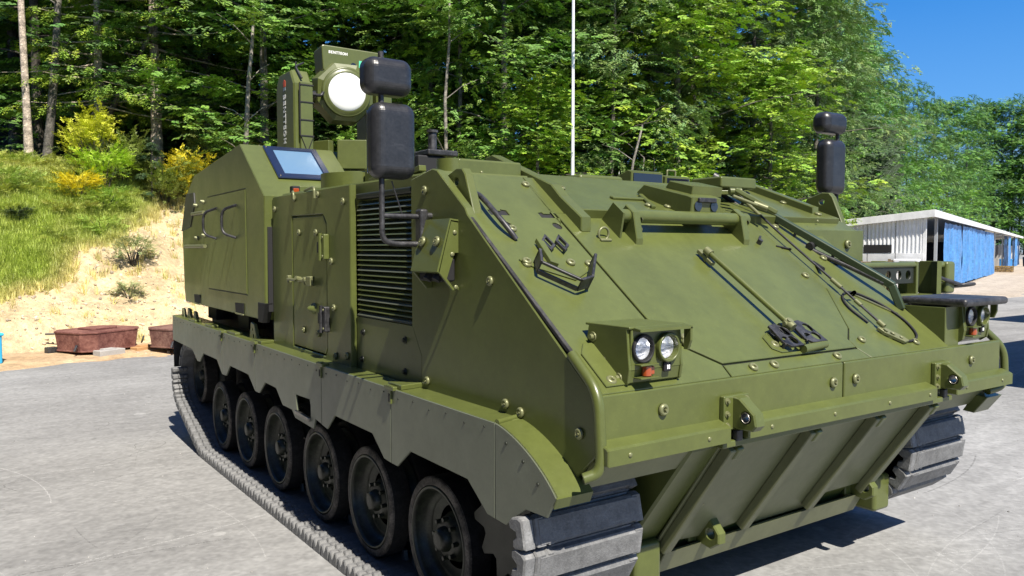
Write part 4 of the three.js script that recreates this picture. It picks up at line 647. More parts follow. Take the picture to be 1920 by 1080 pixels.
// ================================================================ shed on the right
const corrugated = (w, h, pitch, depth) => { const p = []; const n = Math.round(w / pitch), q = w / n; for (let i = 0; i < n; i++) p.push([i * q, 0], [i * q + q * .55, 0], [i * q + q * .62, depth], [i * q + q * .93, depth]); p.push([w, 0], [w, -.006]); for (let i = n - 1; i >= 0; i--) p.push([i * q + q * .93, depth - .006], [i * q + q * .62, depth - .006], [i * q + q * .55, -.006], [i * q, -.006]); return new THREE.ExtrudeGeometry(new THREE.Shape(p.map(V2)), { depth: h, bevelEnabled: false }).rotateX(-Math.PI / 2); };
{
  const C = V(29.7, yg(-16) + .0, -15.7), ux = V(.937, 0, -.35), uz = V(-.35, 0, -.937);            // near corner; along the front; along the end wall
  const shed = new THREE.Group(); shed.name = 'open_shed'; shed.position.copy(C); shed.rotation.y = Math.atan2(.35, .937); scene.add(shed);
  tag(shed, 'long white corrugated open shed with flat white roof and blue tarpaulin curtains beyond the vehicle', 'shed');
  const P = (name, geos, m, parent = shed) => { const o = shade(new THREE.Mesh(merged(geos), m)); o.name = name; parent.add(o); return o; };
  // local: x along the front, z = -depth, y up
  const wallM = std([.86, .87, .88], .55, { map: mottle }), roofM = std([.82, .83, .83], .5, { map: mottle }), postM = std([.42, .45, .48], .5, { metalness: .3 }), dark = std([.06, .06, .06], .8), pale = std([.6, .58, .55], .7, { map: mottle }), L = 78, DP = 7, drop = .11;
  for (let k = 0; k < 7; k++) P('wall_panel', [corrugated(.98, 3.0 - k * drop, .14, .03).rotateY(Math.PI / 2).translate(-.02, .02, -k - .01)], wallM);
  const lowM = std([.78, .79, .80], .5, { map: mottle });
  for (let k = 0; k < 7; k++) P('kick_panel', [box(-.075, -.052, .03, 1.68, -k - .98, -k - .01, .004)], lowM);
  P('vent_opening', [box(-.09, -.076, 1.69, 2.0, -2.12, -1.12, .003)], M.black);
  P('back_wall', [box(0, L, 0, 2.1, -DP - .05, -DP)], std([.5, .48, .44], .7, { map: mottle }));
  P('far_wall', [box(L, L + .06, 0, 2.2, -DP, 0)], wallM);
  const roof = P('roof', [prismX([[.30, 3.22], [.30, 3.28], [-DP - .3, 3.28 - DP * drop], [-DP - .3, 3.22 - DP * drop]], -.2, L + .3, { b: .01 })], roofM);
  const fl = L / 16; for (let k = 0; k < 16; k++) P('fascia_panel', [box(k * fl + .015 - (k ? 0 : .22), (k + 1) * fl - .015, 3.04, 3.31 - k * .004, .30, .36, .01)], roofM, roof);
  P('end_fascia', [prismX([[.36, 3.04], [.36, 3.31], [-DP - .3, 3.31 - DP * drop], [-DP - .3, 3.04 - DP * drop]], -.27, -.215, { b: .006 })], roofM, roof);
  for (let k = 1; k < 9; k++) P('post', [box((k === 1 ? 3.5 : k * 9.75 - 2) - .06, (k === 1 ? 3.5 : k * 9.75 - 2) + .06, 0, 3.1, -.1, .02)], postM);
  P('corner_post', [box(-.05, .06, 0, 3.1, -.06, .06)], roofM);
  for (const [x, m] of [[5, dark], [14, dark], [24, dark], [33, dark], [43, pale], [55, pale], [60, pale], [68, pale]]) P('partition', [box(x - .04, x + .04, 0, 2.2, -DP, -.8)], m);
  P('floor_slab', [box(.05, L, .0, .03, -DP, .02)], std([.25, .23, .2], .9));
  // curtains of hanging tarpaulin, folded
  const cloth = new THREE.MeshPhysicalMaterial({ color: new THREE.Color().setRGB(.11, .37, .86), roughness: .5, transmission: .12, thickness: 0, side: THREE.DoubleSide, map: padMap });
  const cloth2 = std([.03, .10, .26], .6, { map: wearMap, side: THREE.DoubleSide });
  const curtain = (x0, x1, y0, y1, z, amp, m, lean = 0) => {
    const nx = Math.round((x1 - x0) * 16), ny = 14, g = new THREE.PlaneGeometry(x1 - x0, y1 - y0, nx, ny), p = g.attributes.position, back = [];
    for (let i = 0; i < p.count; i++) { const u = (p.getX(i) / (x1 - x0) + .5), v = .5 - p.getY(i) / (y1 - y0), X = u * (x1 - x0); const fold = Math.sin(X * 5.2 + 1.6 * fbm(X * .7, v * .8, 3, 2) * 3) * .5 + Math.sin(X * 13 + v) * .2; p.setZ(i, amp * fold * (.35 + .65 * v) + (.10 * fbm(X * .5, v * 2, 9, 2))); p.setX(i, p.getX(i) + lean * v * (1 - u)); p.setY(i, p.getY(i) - .05 * Math.abs(Math.sin(X * 1.6)) * (v < .05 ? 1 : 0) + .06 * fbm(X * 1.1, 3, 1, 2) * v); }
    g.computeVertexNormals(); const o = shade(new THREE.Mesh(g.translate((x0 + x1) / 2, (y0 + y1) / 2, z), m)); o.name = 'curtain'; shed.add(o); o.userData.label = m === cloth ? 'bright blue tarpaulin curtain' : 'dark blue gathered curtain'; return o;
  };
  curtain(4.7, 11.9, .10, 2.98, .16, .10, cloth, -.5); curtain(11.7, 19.2, .16, 3.0, .20, .13, cloth, -.2); curtain(19.0, 26.4, .10, 2.99, .16, .12, cloth); curtain(26.2, 33.2, .06, 2.98, .19, .12, cloth, .2);
  curtain(46.6, 51, .05, 2.98, .1, .2, cloth2); curtain(51.2, 54, .05, 2.98, .2, .16, cloth);
  curtain(60, 62.5, .05, 2.98, .1, .16, cloth2); curtain(62.7, 67, .05, 2.98, .2, .16, cloth); curtain(71, 73.5, .05, 2.98, .12, .14, cloth2);
  const loc = (x, z, y = 0) => C.clone().addScaledVector(ux, x).addScaledVector(uz, -z).add(V(0, y, 0));
  const thing = (name, label, cat, p, turn = 0, group) => { const o = new THREE.Group(); o.name = numbered(name); o.position.copy(p); o.rotation.y = turn; scene.add(o); return tag(o, label, cat, group); };
  const turn = shed.rotation.y, wood = std([.52, .38, .22], .8, { map: wearMap });
  const Q = (o, name, geos, m) => { const c = shade(new THREE.Mesh(merged(geos), m)); c.name = name; o.add(c); return c; };
  // things in front of the end wall
  const crate = (x, z, w, h, d, label, m) => { const o = thing('wooden_crate', label, 'crate', loc(x, z), turn); const n = 4; for (let k = 0; k < n; k++) Q(o, 'board', [box(-w / 2, w / 2, .1 + (h - .1) * k / n + .01, .1 + (h - .1) * (k + 1) / n - .01, -d / 2, d / 2, .004)], m); Q(o, 'runner', [box(-w / 2, -w / 2 + .1, 0, .1, -d / 2, d / 2), box(w / 2 - .1, w / 2, 0, .1, -d / 2, d / 2)], m); return o; };
  crate(-.6, -2.25, .4, 1.42, .36, 'pale wooden crate leaning at the left part of the white shed wall', std([.62, .50, .34], .8, { map: wearMap }));
  crate(-.6, -1.86, .4, 1.36, .32, 'brownish wooden crate left of the olive chest before the shed wall', wood);
  const chest = thing('storage_chest', 'low olive green chest in front of the white shed wall', 'chest', loc(-.7, -1.42), turn);
  Q(chest, 'body', [box(-.2, .2, 0, 1.2, -.26, .26, .03)], M.lowerPaint); Q(chest, 'lid', [box(-.22, .22, 1.21, 1.38, -.28, .28, .03)], M.paint); Q(chest, 'handle', [tube([V(-.22, 1.0, -.15), V(-.26, 1.0, -.15), V(-.26, 1.0, .15), V(-.22, 1.0, .15)], .015)], M.steel);
  const plank = thing('upright_board', 'pale upright wooden board between olive chest and white cabinet', 'board', loc(-.6, -1.05), turn); Q(plank, 'plank', [box(-.03, .03, 0, 1.46, -.1, .0, .004)], std([.66, .52, .33], .8, { map: wearMap })); Q(plank, 'plank', [box(-.03, .03, 0, 1.42, .01, .09, .004)], std([.60, .47, .30], .8, { map: wearMap }));
  const cab = thing('metal_cabinet', 'white metal cabinet with dark slot beside the shed corner', 'cabinet', loc(-.6, -.5), turn); Q(cab, 'body', [box(-.3, .3, 0, 1.46, -.42, .42, .015)], std([.72, .73, .75], .5)); Q(cab, 'drawer', [box(-.325, -.3, 1.0, 1.42, -.38, -.01), box(-.325, -.3, 1.0, 1.42, .01, .38)], std([.62, .64, .68], .5)); Q(cab, 'handle', [box(-.345, -.325, 1.25, 1.32, -.33, -.06), box(-.345, -.325, 1.25, 1.32, .06, .33)], M.black);
  // things in the open bays
  const yel = std([.65, .42, .06], .6, { map: wearMap });
  const trestle = thing('yellow_trestle', 'yellow tubular trestle in the open bay right of the big blue curtain', 'trestle', loc(36, -.6), turn); for (const x of [-.9, .9]) Q(trestle, 'leg', [cyl(V(x, 0, -.4), V(x, 1.5, 0), .05), cyl(V(x, 0, .4), V(x, 1.5, 0), .05)], yel); Q(trestle, 'top_rail', [cyl(V(-1, 1.5, 0), V(1, 1.5, 0), .05), cyl(V(-.9, .7, 0), V(.9, .7, 0), .04)], yel);
  const pal = thing('pallet_stack', 'low orange pallet stack on the floor by the yellow trestle', 'pallets', loc(40, .5), turn); for (let k = 0; k < 3; k++) { for (let q = 0; q < 5; q++) Q(pal, 'slat', [box(-1.0, 1.0, .12 + k * .16, .145 + k * .16, -.6 + q * .25, -.42 + q * .25, .003)], yel); Q(pal, 'runner', [box(-1.0, -.85, .0 + k * .16, .12 + k * .16, -.6, .6), box(.85, 1, k * .16, .12 + k * .16, -.6, .6)], wood); }
  const bin = thing('black_bin', 'black waste bin standing between the far blue curtains', 'bin', loc(63.5, 1.2), turn); Q(bin, 'body', [lathe([[0, 0], [.3, 0], [.36, .95], [0, .95]], 16)], M.black); Q(bin, 'lid', [lathe([[0, 1.02], [.3, 1.0], [.38, .95], [0, .95]], 16)], M.greyBlack);
  const crateB = thing('blue_crate', 'bright blue plastic crate on the shed floor right of a dark blue curtain', 'crate', loc(57.5, -.3), turn); Q(crateB, 'body', [box(-.8, .8, 0, .8, -.5, .5, .03)], std([.02, .22, .55], .5)); Q(crateB, 'rim', [box(-.83, .83, .76, .84, -.53, .53, .02)], std([.03, .27, .6], .5));
  const rod1 = thing('steel_rod', 'thin steel rod leaning in the dark first bay of the shed', 'rod', loc(1.6, -.6), turn); Q(rod1, 'shaft', [cyl(V(0, 0, 0), V(-.18, 1.5, -.3), .025)], postM); Q(rod1, 'tip', [cyl(V(-.18, 1.5, -.3), V(-.2, 1.56, -.31), .035)], postM);
}
// ================================================================ scrap and bins at the foot of the bank
const rust = (() => { const a = layers(301, [[5, 2], [16, 2], [50, 2], [128, 1]]); return texture(512, (u, v) => { const t = a(u, v); return [.62 + .5 * (t - .5), .44 + .5 * (t - .5), .40 + .45 * (t - .5)]; }, { tile: 1.0 }); })();
const rustM = std([.50, .42, .40], .8, { map: rust, bumpMap: grit, bumpScale: .002 }), rustGrey = std([.46, .48, .45], .8, { map: rust, bumpMap: grit, bumpScale: .002 });
const group3 = (name, label, cat, p, turn = 0, g) => { const o = new THREE.Group(); o.name = numbered(name); o.position.copy(p); o.rotation.y = turn; scene.add(o); return tag(o, label, cat, g); };
const add = (o, name, geos, m) => { const c = shade(new THREE.Mesh(merged(geos), m)); c.name = name; o.add(c); return c; };
function octagon(w, d, c) { return [[-w, -d + c], [-w + c, -d], [w - c, -d], [w, -d + c], [w, d - c], [w - c, d], [-w + c, d], [-w, d - c]]; }
function steelPan(name, label, p, turn, w, d, m, lid) {
  const o = group3(name, label, 'steel pan', p, turn), ring = (s0, y0, s1, y1) => { const a = octagon(w * s0, d * s0, .2), b = octagon(w * s1, d * s1, .2), pos = []; for (let k = 0; k < 8; k++) { const n = (k + 1) % 8; pos.push(a[k][0], y0, a[k][1], b[k][0], y1, b[k][1], a[n][0], y0, a[n][1], a[n][0], y0, a[n][1], b[k][0], y1, b[k][1], b[n][0], y1, b[n][1]); } const g = new THREE.BufferGeometry(); g.setAttribute('position', new THREE.Float32BufferAttribute(pos, 3)); g.computeVertexNormals(); g.setAttribute('uv', new THREE.Float32BufferAttribute(new Float32Array(pos.length / 3 * 2), 2)); return g; };
  add(o, 'body', [ring(.93, .10, .985, .42), prismY(octagon(w, d, .2), .40, .435, { b: .008 }), prismY(octagon(w * .94, d * .94, .18), .09, .12, { b: .006 })], m);
  if (lid) add(o, 'raised_cover', [prismY(octagon(.26, .22, .05), .435, .47, { b: .006 })], m);
  add(o, 'handle', [tube([V(w * .80, .16, d * .985), V(w * .78, .2, d * 1.06), V(w * .84, .28, d * 1.05)], .016), bar(V(-w, .22, d * .5), V(-w - .06, .12, d * .52), .03, .03)], M.greyBlack);
  return o;
}
steelPan('rusty_pan', 'low rust brown eight sided steel pan lying on blocks below the sand bank', place(180, 13.9).setY(yg(-15.4)), .58, .62, .5, rustM, true);
steelPan('rusty_pan', 'greyish brown steel pan half hidden behind the rear of the vehicle skirt', place(344, 14.2).setY(yg(-15.4) + .02), .62, .55, .5, rustGrey, false);
const blockM = std([.42, .41, .39], .9, { map: mottle, bumpMap: roughGround, bumpScale: .004 });
for (const [x, z, s, l] of [[1.92, -15.05, .2, 'pale grey concrete block under the rust brown pan'], [2.55, -15.4, .16, 'small orange brown brick lying between the two steel pans']]) { const o = group3(s === .2 ? 'concrete_block' : 'loose_brick', l, s === .2 ? 'block' : 'brick', V(x, yg(z) + .012, z), .5); const m = s === .2 ? blockM : std([.5, .28, .12], .9, { map: mottle }); add(o, 'body', [box(-.24, .24, 0, s * .55, -.1, .1, .012)], m); add(o, 'chip', [box(-.14, .1, s * .55 - .01, s * .55 + .02, -.08, .06, .012)], m); }
{ const o = group3('drain_clamp', 'small dark iron clamp with bent rod left of the rust brown pan', 'iron clamp', place(92, 13.5).setY(yg(-14.6) + .02), .4); add(o, 'foot', [box(-.09, .09, 0, .14, -.07, .07, .015)], M.greyBlack); add(o, 'rod', [tube([V(.05, .06, 0), V(.3, .03, .1), V(.5, .1, -.1), V(.52, .32, -.12), V(.1, .33, -.4)], .016)], M.greyBlack); }
{ const o = group3('blue_bin', 'light blue plastic bin cut by the left edge of the picture', 'bin', V(.02, yg(-15) + .0, -15.0), .35), b = std([.03, .36, .62], .45); add(o, 'body', [box(-.55, .27, .02, .50, -.28, .3, .03)], b); add(o, 'lid', [box(-.57, .29, .47, .52, -.3, .32, .02)], std([.05, .5, .78], .4)); add(o, 'inset_panel', [box(.0, .2, .1, .34, .3, .306, .01)], std([.05, .62, .74], .4)); }
{ const o = group3('grey_post', 'dark grey board standing at the extreme left edge', 'board', V(-.26, yg(-14.3), -14.2), .3); add(o, 'panel', [box(-.3, .18, 0, .98, -.02, .02, .006)], std([.12, .15, .22], .6)); add(o, 'foot', [box(-.3, .2, 0, .05, -.1, .1)], M.greyBlack); }
// ================================================================ poles
{ const p = place(1073, 19.5), o = group3('flag_pole', 'tall white flag pole rising behind the vehicle roof', 'flag pole', V(p.x, hillY(p.x, p.z) - .1, p.z)); add(o, 'shaft', [taper([V(0, 0, 0), V(0, 4, 0), V(0, 9, 0)], [.047, .043, .034], 14)], std([.75, .76, .78], .35)); add(o, 'foot', [cyl(V(0, 0, 0), V(0, .3, 0), .09, .07)], M.steel); }
{ const p = place(1159, 24), o = group3('thin_pole', 'thin white marker pole right of the flag pole before the trees', 'pole', V(p.x, hillY(p.x, p.z) - .1, p.z)); add(o, 'shaft', [taper([V(0, 0, 0), V(0, 2.0, 0), V(.01, 4.6, 0)], [.035, .034, .014], 10)], std([.62, .63, .62], .5)); add(o, 'foot', [cyl(V(0, 0, 0), V(0, .15, 0), .06, .05)], M.steel); }
// ================================================================ outside the frame on the left: unseen block added to darken the vehicle side
{
  const o = group3('sky_blocker', 'dark unseen added hall outside the frame on the left of the yard', 'blocker', V(-3.8, yg(-5), -5)), hm = std([.075, .075, .08], .7, { map: mottle }), dm = std([.05, .055, .065], .6, { map: mottle });
  for (let k = 0; k < 12; k++) add(o, 'wall_panel', [box(-.12, 0, -.2, 8.2, -9 + k * 1.6 + .005, -9 + (k + 1) * 1.6 - .005, .01)], hm);
  add(o, 'body', [box(-9, -.125, -.2, 8.15, -9, 10.2, .01)], hm); add(o, 'roof', [prismX([[-9.3, 8.2], [10.5, 8.2], [10.5, 8.35], [-9.3, 8.35]].reverse(), -9.3, .25)], hm);
  for (const z of [-5, 0, 5]) { const d = add(o, 'door', [box(0, .03, 0, 4.2, z - 1.7, z + 1.7, .01)], dm); for (let k = 0; k < 8; k++) { const q = shade(new THREE.Mesh(merged(box(.03, .045, .1 + k * .5, .56 + k * .5, z - 1.6, z + 1.6, .004)), dm)); q.name = 'slat'; d.add(q); } }
}
// ================================================================ outside the frame on the right: boxes standing in for unseen vehicles that throw the long shadows
for (const [x, z, w, h, d, l] of [[14.2, -2.9, 3.4, 3.7, 1.35, 'grey steel container added at the near right for the shadow of an unseen vehicle'], [25.2, -7.6, 3.6, 2.0, .9, 'low grey steel container added farther right for the shadow of an unseen vehicle']]) { const o = group3('shadow_caster', l, 'container', V(x, yg(z), z)); add(o, 'wall', [box(-w, w, .35 * (h < 3), h, -d, d, .03)], std([.22, .24, .25], .6)); for (let k = 0; k < 12; k++) add(o, 'rib', [box(-w + .3 + k * (2 * w - .6) / 11 - .06, -w + .3 + k * (2 * w - .6) / 11 + .06, .5, h - .15, d, d + .04)], std([.22, .24, .25], .6)); add(o, 'door', [box(w, w + .04, .4, h - .1, -d + .1, d - .1)], std([.2, .22, .24], .6)); for (const sx of [-1, 1]) add(o, 'foot', [box(sx * w * .8 - .1, sx * w * .8 + .1, 0, .4, -d * .8, d * .8)], M.steel); }

// ================================================================ trees, shrubs, grass
const leafM = (c, t = .32) => new THREE.MeshPhysicalMaterial({ color: new THREE.Color().setRGB(...c), roughness: .55, transmission: t, thickness: 0, side: THREE.DoubleSide });
const LEAF = leafM([1, 1, 1]), NEEDLE = leafM([1, 1, 1], .12);
// sprays: small fans of leaves on a twig, flat in x-z, tip towards +z
function spray(rng, n, len, wid, { droop = 0, thin = 1, spread = .9, curl = .25, leaf = 1 } = {}) {
  const pos = [];
  for (let k = 0; k < n; k++) {
    const t = (k + .5) / n, side = k % 2 ? 1 : -1, a = side * (spread * (1 - .5 * t) * (.6 + .6 * rng())), l = len * leaf * (.20 + .12 * rng()), w = l * wid * thin, bx = side * .02 * rng(), bz = t * len * .85, by = -droop * t * t * len + (rng() - .5) * len * .16;
    const dx = Math.sin(a), dz = Math.cos(a), dy = -curl * rng() - droop * .5, nx = dz, nz = -dx, tw = (rng() - .5) * .9;
    const P = (u, v) => [bx + dx * l * u + nx * w * v, by + dy * l * u * u + tw * w * v, bz + dz * l * u + nz * w * v];
    const A = P(0, 0), B = P(.45, .5), C = P(1, 0), D = P(.45, -.5); pos.push(...A, ...B, ...C, ...A, ...C, ...D);
  }
  const g = new THREE.BufferGeometry(); g.setAttribute('position', new THREE.Float32BufferAttribute(pos, 3)); g.computeVertexNormals(); g.setAttribute('uv', new THREE.Float32BufferAttribute(new Float32Array(pos.length / 3 * 2), 2)); return g;
}
const sr = rngOf(4242);
const SPRAY = { beech: spray(sr, 20, 1, .66, { spread: 1.2, leaf: .82 }), birch: spray(sr, 34, 1, .62, { droop: .16, spread: 1.2, curl: .3, leaf: .62 }), needle: spray(sr, 40, 1, .2, { spread: 1.25, curl: .15, droop: .15, leaf: .8 }), bush: spray(sr, 26, 1, .5, { spread: 1.5, leaf: .65 }), larch: spray(sr, 46, 1, .3, { droop: .14, spread: 1.4, leaf: .55 }) };
const barkM = { pale: std([.5, .47, .42], .85, { map: wearMap, bumpMap: roughGround, bumpScale: .012 }), grey: std([.28, .26, .23], .9, { map: wearMap, bumpMap: roughGround, bumpScale: .02 }), tan: std([.98, .84, .70], .85, { map: wearMap, bumpMap: roughGround, bumpScale: .012 }), dark: std([.15, .13, .11], .9, { map: wearMap }) };
function makeTree(seed, kind, { h = 12, w = 3, base = .2, sprays = 900, size = .55, tint, bark = 'grey', lean = .02, r0 = .16 }) {
  const rng = rngOf(seed), trunk = [], rad = [], n = 9, bend = [(rng() - .5) * 2, (rng() - .5) * 2];
  for (let k = 0; k <= n; k++) { const t = k / n; trunk.push(V((bend[0] * Math.sin(t * 2.2) + (rng() - .5) * .25 * t) * lean * h * .5, t * h * .97 - .3 * (k === 0), (bend[1] * Math.sin(t * 2.6) + (rng() - .5) * .25 * t) * lean * h * .5)); rad.push(r0 * (k === 0 ? 1.35 : 1) * (1 - .86 * t)); }
  const at = (t) => { const q = clamp(t) * n, i = Math.min(n - 1, Math.floor(q)); return trunk[i].clone().lerp(trunk[i + 1], q - i); };
  const wood = [taper(trunk, rad, 9)], mats = [], cols = [], q = new THREE.Quaternion(), e = new THREE.Euler(), c = new THREE.Color();
  const put = (p, dir, s, roll, pitch, shadeK) => { e.set(pitch, dir, roll, 'YXZ'); q.setFromEuler(e); mats.push(new THREE.Matrix4().compose(p, q, V(s, s, s))); const v = .72 + rng() * .56, y = rng(); cols.push(c.clone().setRGB(tint[0] * v * (.9 + .35 * y) * shadeK, tint[1] * v * shadeK, tint[2] * v * (1.1 - .4 * y) * shadeK)); };
  const conifer = kind === 'needle' || kind === 'larch';
  const limbs = conifer ? Math.round(h * 5.5) : 26, per = sprays / limbs;
  for (let k = 0; k < limbs; k++) {
    const t = lerp(base, .985, conifer ? (k + .5) / limbs : Math.pow((k + .5) / limbs, .85)), a = k * 2.399 + rng() * .8, u = (t - base) / (1 - base);
    const prof = conifer ? (1 - u) * .95 + .06 : Math.sin(Math.PI * Math.pow(clamp(u * .92 + .10), .75)) * .85 + .18, L = w * prof * (.65 + .5 * rng());
    const rise = conifer ? -.10 - .18 * (1 - u) : kind === 'birch' ? .55 : .28 + .5 * u * rng(), s = at(t), dir = V(Math.cos(a), 0, Math.sin(a));
    const P = (f) => s.clone().addScaledVector(dir, L * f).add(V(0, L * (rise * f - (conifer ? -.12 * f * f : kind === 'birch' ? .5 * f * f : .22 * f * f)), 0));
    const pts = [0, .3, .65, 1].map(P); wood.push(taper(pts, [.30, .2, .12, .04].map((x) => Math.max(.006, x * r0 * (1 - .6 * t))), 5));
    const layersN = conifer ? 1 : 2 + Math.floor(rng() * 2), clumps = []; for (let m = 0; m < layersN + 2; m++) clumps.push([.35 + .65 * (m + rng()) / (layersN + 2), rng() - .5, rng() - .5]);
    for (let m = 0; m < per; m++) {
      if (conifer) { const f = .12 + .9 * Math.pow(rng(), .7), p = P(Math.min(1, f)), sd = (rng() - .5) * (1.15 - .5 * f) * Math.min(1.2, L * .5); p.add(V(-dir.z * sd, (rng() - .5) * .14 - (kind === 'larch' ? rng() * .18 : 0), dir.x * sd)); put(p, Math.PI / 2 - a + (rng() - .5) * 1.5 + (sd > 0 ? -.5 : .5), size * (.7 + .6 * rng()), (rng() - .5) * .5, (kind === 'larch' ? .12 : .08) + rng() * .3, 1); continue; }
      const cl = clumps[m % clumps.length], g = () => (rng() + rng() + rng() - 1.5) * .75, p = P(cl[0]), cr = w * .24 + .25;
      p.add(V(cl[1] * cr * 1.6 + g() * cr, cl[2] * cr * .9 + g() * cr * (kind === 'birch' ? .6 : .45), (rng() - .5) * cr * 1.4 + g() * cr));
      put(p, Math.atan2(dir.x, dir.z) + (rng() - .5) * 3.4, size * (.65 + .7 * rng()), (rng() - .5) * .7, kind === 'birch' ? -.15 + rng() * .7 : -.1 + rng() * .55, 1);
    }
  }
  return { wood: merged(wood), mats, cols, kind, bark };
}
function treeThing(name, label, proto, p, k, turn, group, tintK) {
  const o = new THREE.Group(); o.name = numbered(name); o.position.copy(p); o.rotation.y = turn; o.scale.setScalar(k); scene.add(o); tag(o, label, 'tree', group);
  const tr = shade(new THREE.Mesh(proto.wood, barkM[proto.bark])); tr.name = 'trunk'; o.add(tr);
  const cr = shade(new THREE.InstancedMesh(SPRAY[proto.kind], proto.kind === 'needle' || proto.kind === 'larch' ? NEEDLE : LEAF, proto.mats.length)); cr.name = 'crown'; cr.userData.kind = 'stuff';
  const c = new THREE.Color(); proto.mats.forEach((m, i) => { cr.setMatrixAt(i, m); c.copy(proto.cols[i]); if (tintK) c.setRGB(c.r * tintK[0], c.g * tintK[1], c.b * tintK[2]); cr.setColorAt(i, c); }); o.add(cr); return o;
}
const green = [.145, .31, .03], lime = [.27, .46, .03], deep = [.095, .225, .03], grey = [.18, .315, .085], olive = [.165, .32, .045];
const PROTO = {
  beechA: makeTree(11, 'beech', { h: 13, w: 3.6, base: .04, sprays: 3300, size: .47, tint: green }), beechB: makeTree(12, 'beech', { h: 11, w: 3.1, base: .02, sprays: 3100, size: .42, tint: lime }),
  beechC: makeTree(13, 'beech', { h: 15, w: 3.8, base: .06, sprays: 3000, size: .5, tint: deep, bark: 'dark' }), young: makeTree(14, 'beech', { h: 5.5, w: 2.0, base: .05, sprays: 900, size: .36, tint: lime, r0: .06 }),
  birchA: makeTree(15, 'birch', { h: 14, w: 2.7, base: .10, sprays: 2500, size: .44, tint: grey, bark: 'grey', r0: .11, lean: .06 }), birchB: makeTree(16, 'birch', { h: 12, w: 2.6, base: .06, sprays: 2300, size: .42, tint: olive, bark: 'grey', r0: .10, lean: .08 }),
  spruce: makeTree(17, 'needle', { h: 15, w: 3.0, base: .10, sprays: 1900, size: .62, tint: [.07, .14, .035], bark: 'dark' }), larch: makeTree(18, 'larch', { h: 14, w: 3.2, base: .16, sprays: 1700, size: .55, tint: [.23, .36, .03], bark: 'tan' }),
  bare: makeTree(19, 'needle', { h: 17, w: 2.2, base: .62, sprays: 700, size: .6, tint: [.06, .13, .04], bark: 'tan', r0: .10 }),
};
const treeAt = (px, D) => { const p = place(px, D); return V(p.x, hillY(p.x, p.z) - .15, p.z); };
const front = [ // kind, name, label, pixel column, distance, scale, tint
  ['bare', 'pine_tree', 'slender pine with bare pale tan trunk at the far left of the wood', 62, 20.9, 1, null],
  ['larch', 'larch_tree', 'larch with yellowish hanging sprays right of the bare pine trunk', 192, 23.2, .9, null],
  ['beechC', 'beech_tree', 'dark beech with grey leaning trunk just right of the bare pine trunk', 78, 23.5, 1.0, null],
  ['larch', 'larch_tree', 'tall pale green larch above the yellow broom bushes', 300, 24, 1.1, [.8, .95, 1.2]],
  ['beechC', 'beech_tree', 'dark broad beech behind the yellow broom left of the sensor column', 395, 25, 1.0, null],
  ['beechA', 'beech_tree', 'green beech with pale branches directly behind the sensor column', 500, 23, .95, null],
  ['birchB', 'birch_tree', 'birch with thin white stem just right of the large mirror', 840, 23, 1.05, null],
  ['beechA', 'beech_tree', 'layered green beech midway between the mirror and the flag pole', 945, 22.5, 1.0, null],
  ['beechB', 'beech_tree', 'bright low beech right behind the vehicle at the left of the flag pole', 1010, 20.8, .62, null],
  ['birchA', 'birch_tree', 'grey green birch with leaning white trunk right of the flag pole', 1135, 24, 1.0, null],
  ['beechB', 'beech_tree', 'lime green beech high to the right of the flag pole', 1265, 25.5, 1.22, null],
  ['young', 'young_beech', 'young bright beech above the camera box of the vehicle', 1290, 22, .9, null],
  ['beechB', 'beech_tree', 'sunlit beech with large clear leaf tiers left of the right mirror', 1440, 27, .85, null],
  ['birchA', 'birch_tree', 'tall drooping birch left of the open sky', 1520, 34, 1.28, null],
];
let tk = 0;
for (const [k, n, l, px, D, s, tint] of front) treeThing(n, l, PROTO[k], treeAt(px, D), s, tk++ * 1.7 + .4, undefined, tint);
const fr = rngOf(909), G1 = 'trees filling the dense wood behind the vehicle', G2 = 'trees along the wooded slope behind the shed';
const kinds = ['beechA', 'beechC', 'spruce', 'birchB', 'beechA', 'birchA', 'beechC', 'larch'];
const label = { beechA: 'green leafy tree in the dense wood behind the vehicle', beechB: 'bright green leafy tree in the wood', beechC: 'dark leafy tree in the dense wood behind the vehicle', spruce: 'dark spruce standing deep in the wood behind the vehicle', birchA: 'grey green birch in the dense wood behind the vehicle', birchB: 'olive green birch in the dense wood behind the vehicle', larch: 'pale green larch deep in the wood behind the vehicle' };
const nameOf = { beechA: 'beech_tree', beechB: 'beech_tree', beechC: 'beech_tree', spruce: 'spruce_tree', birchA: 'birch_tree', birchB: 'birch_tree', larch: 'larch_tree' };
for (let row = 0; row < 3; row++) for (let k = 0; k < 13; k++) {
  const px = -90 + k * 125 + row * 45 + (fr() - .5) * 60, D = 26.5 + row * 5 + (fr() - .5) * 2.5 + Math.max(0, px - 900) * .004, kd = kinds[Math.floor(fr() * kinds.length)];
  treeThing(nameOf[kd], label[kd], PROTO[kd], treeAt(px, D), 1.0 + fr() * .25, fr() * 6.3, G1 + ' (' + kd.replace(/[A-Z]$/, (m) => m === 'A' ? ' light' : m === 'B' ? ' olive' : ' dark') + ')', row ? [.8, .85, .9] : null);
}
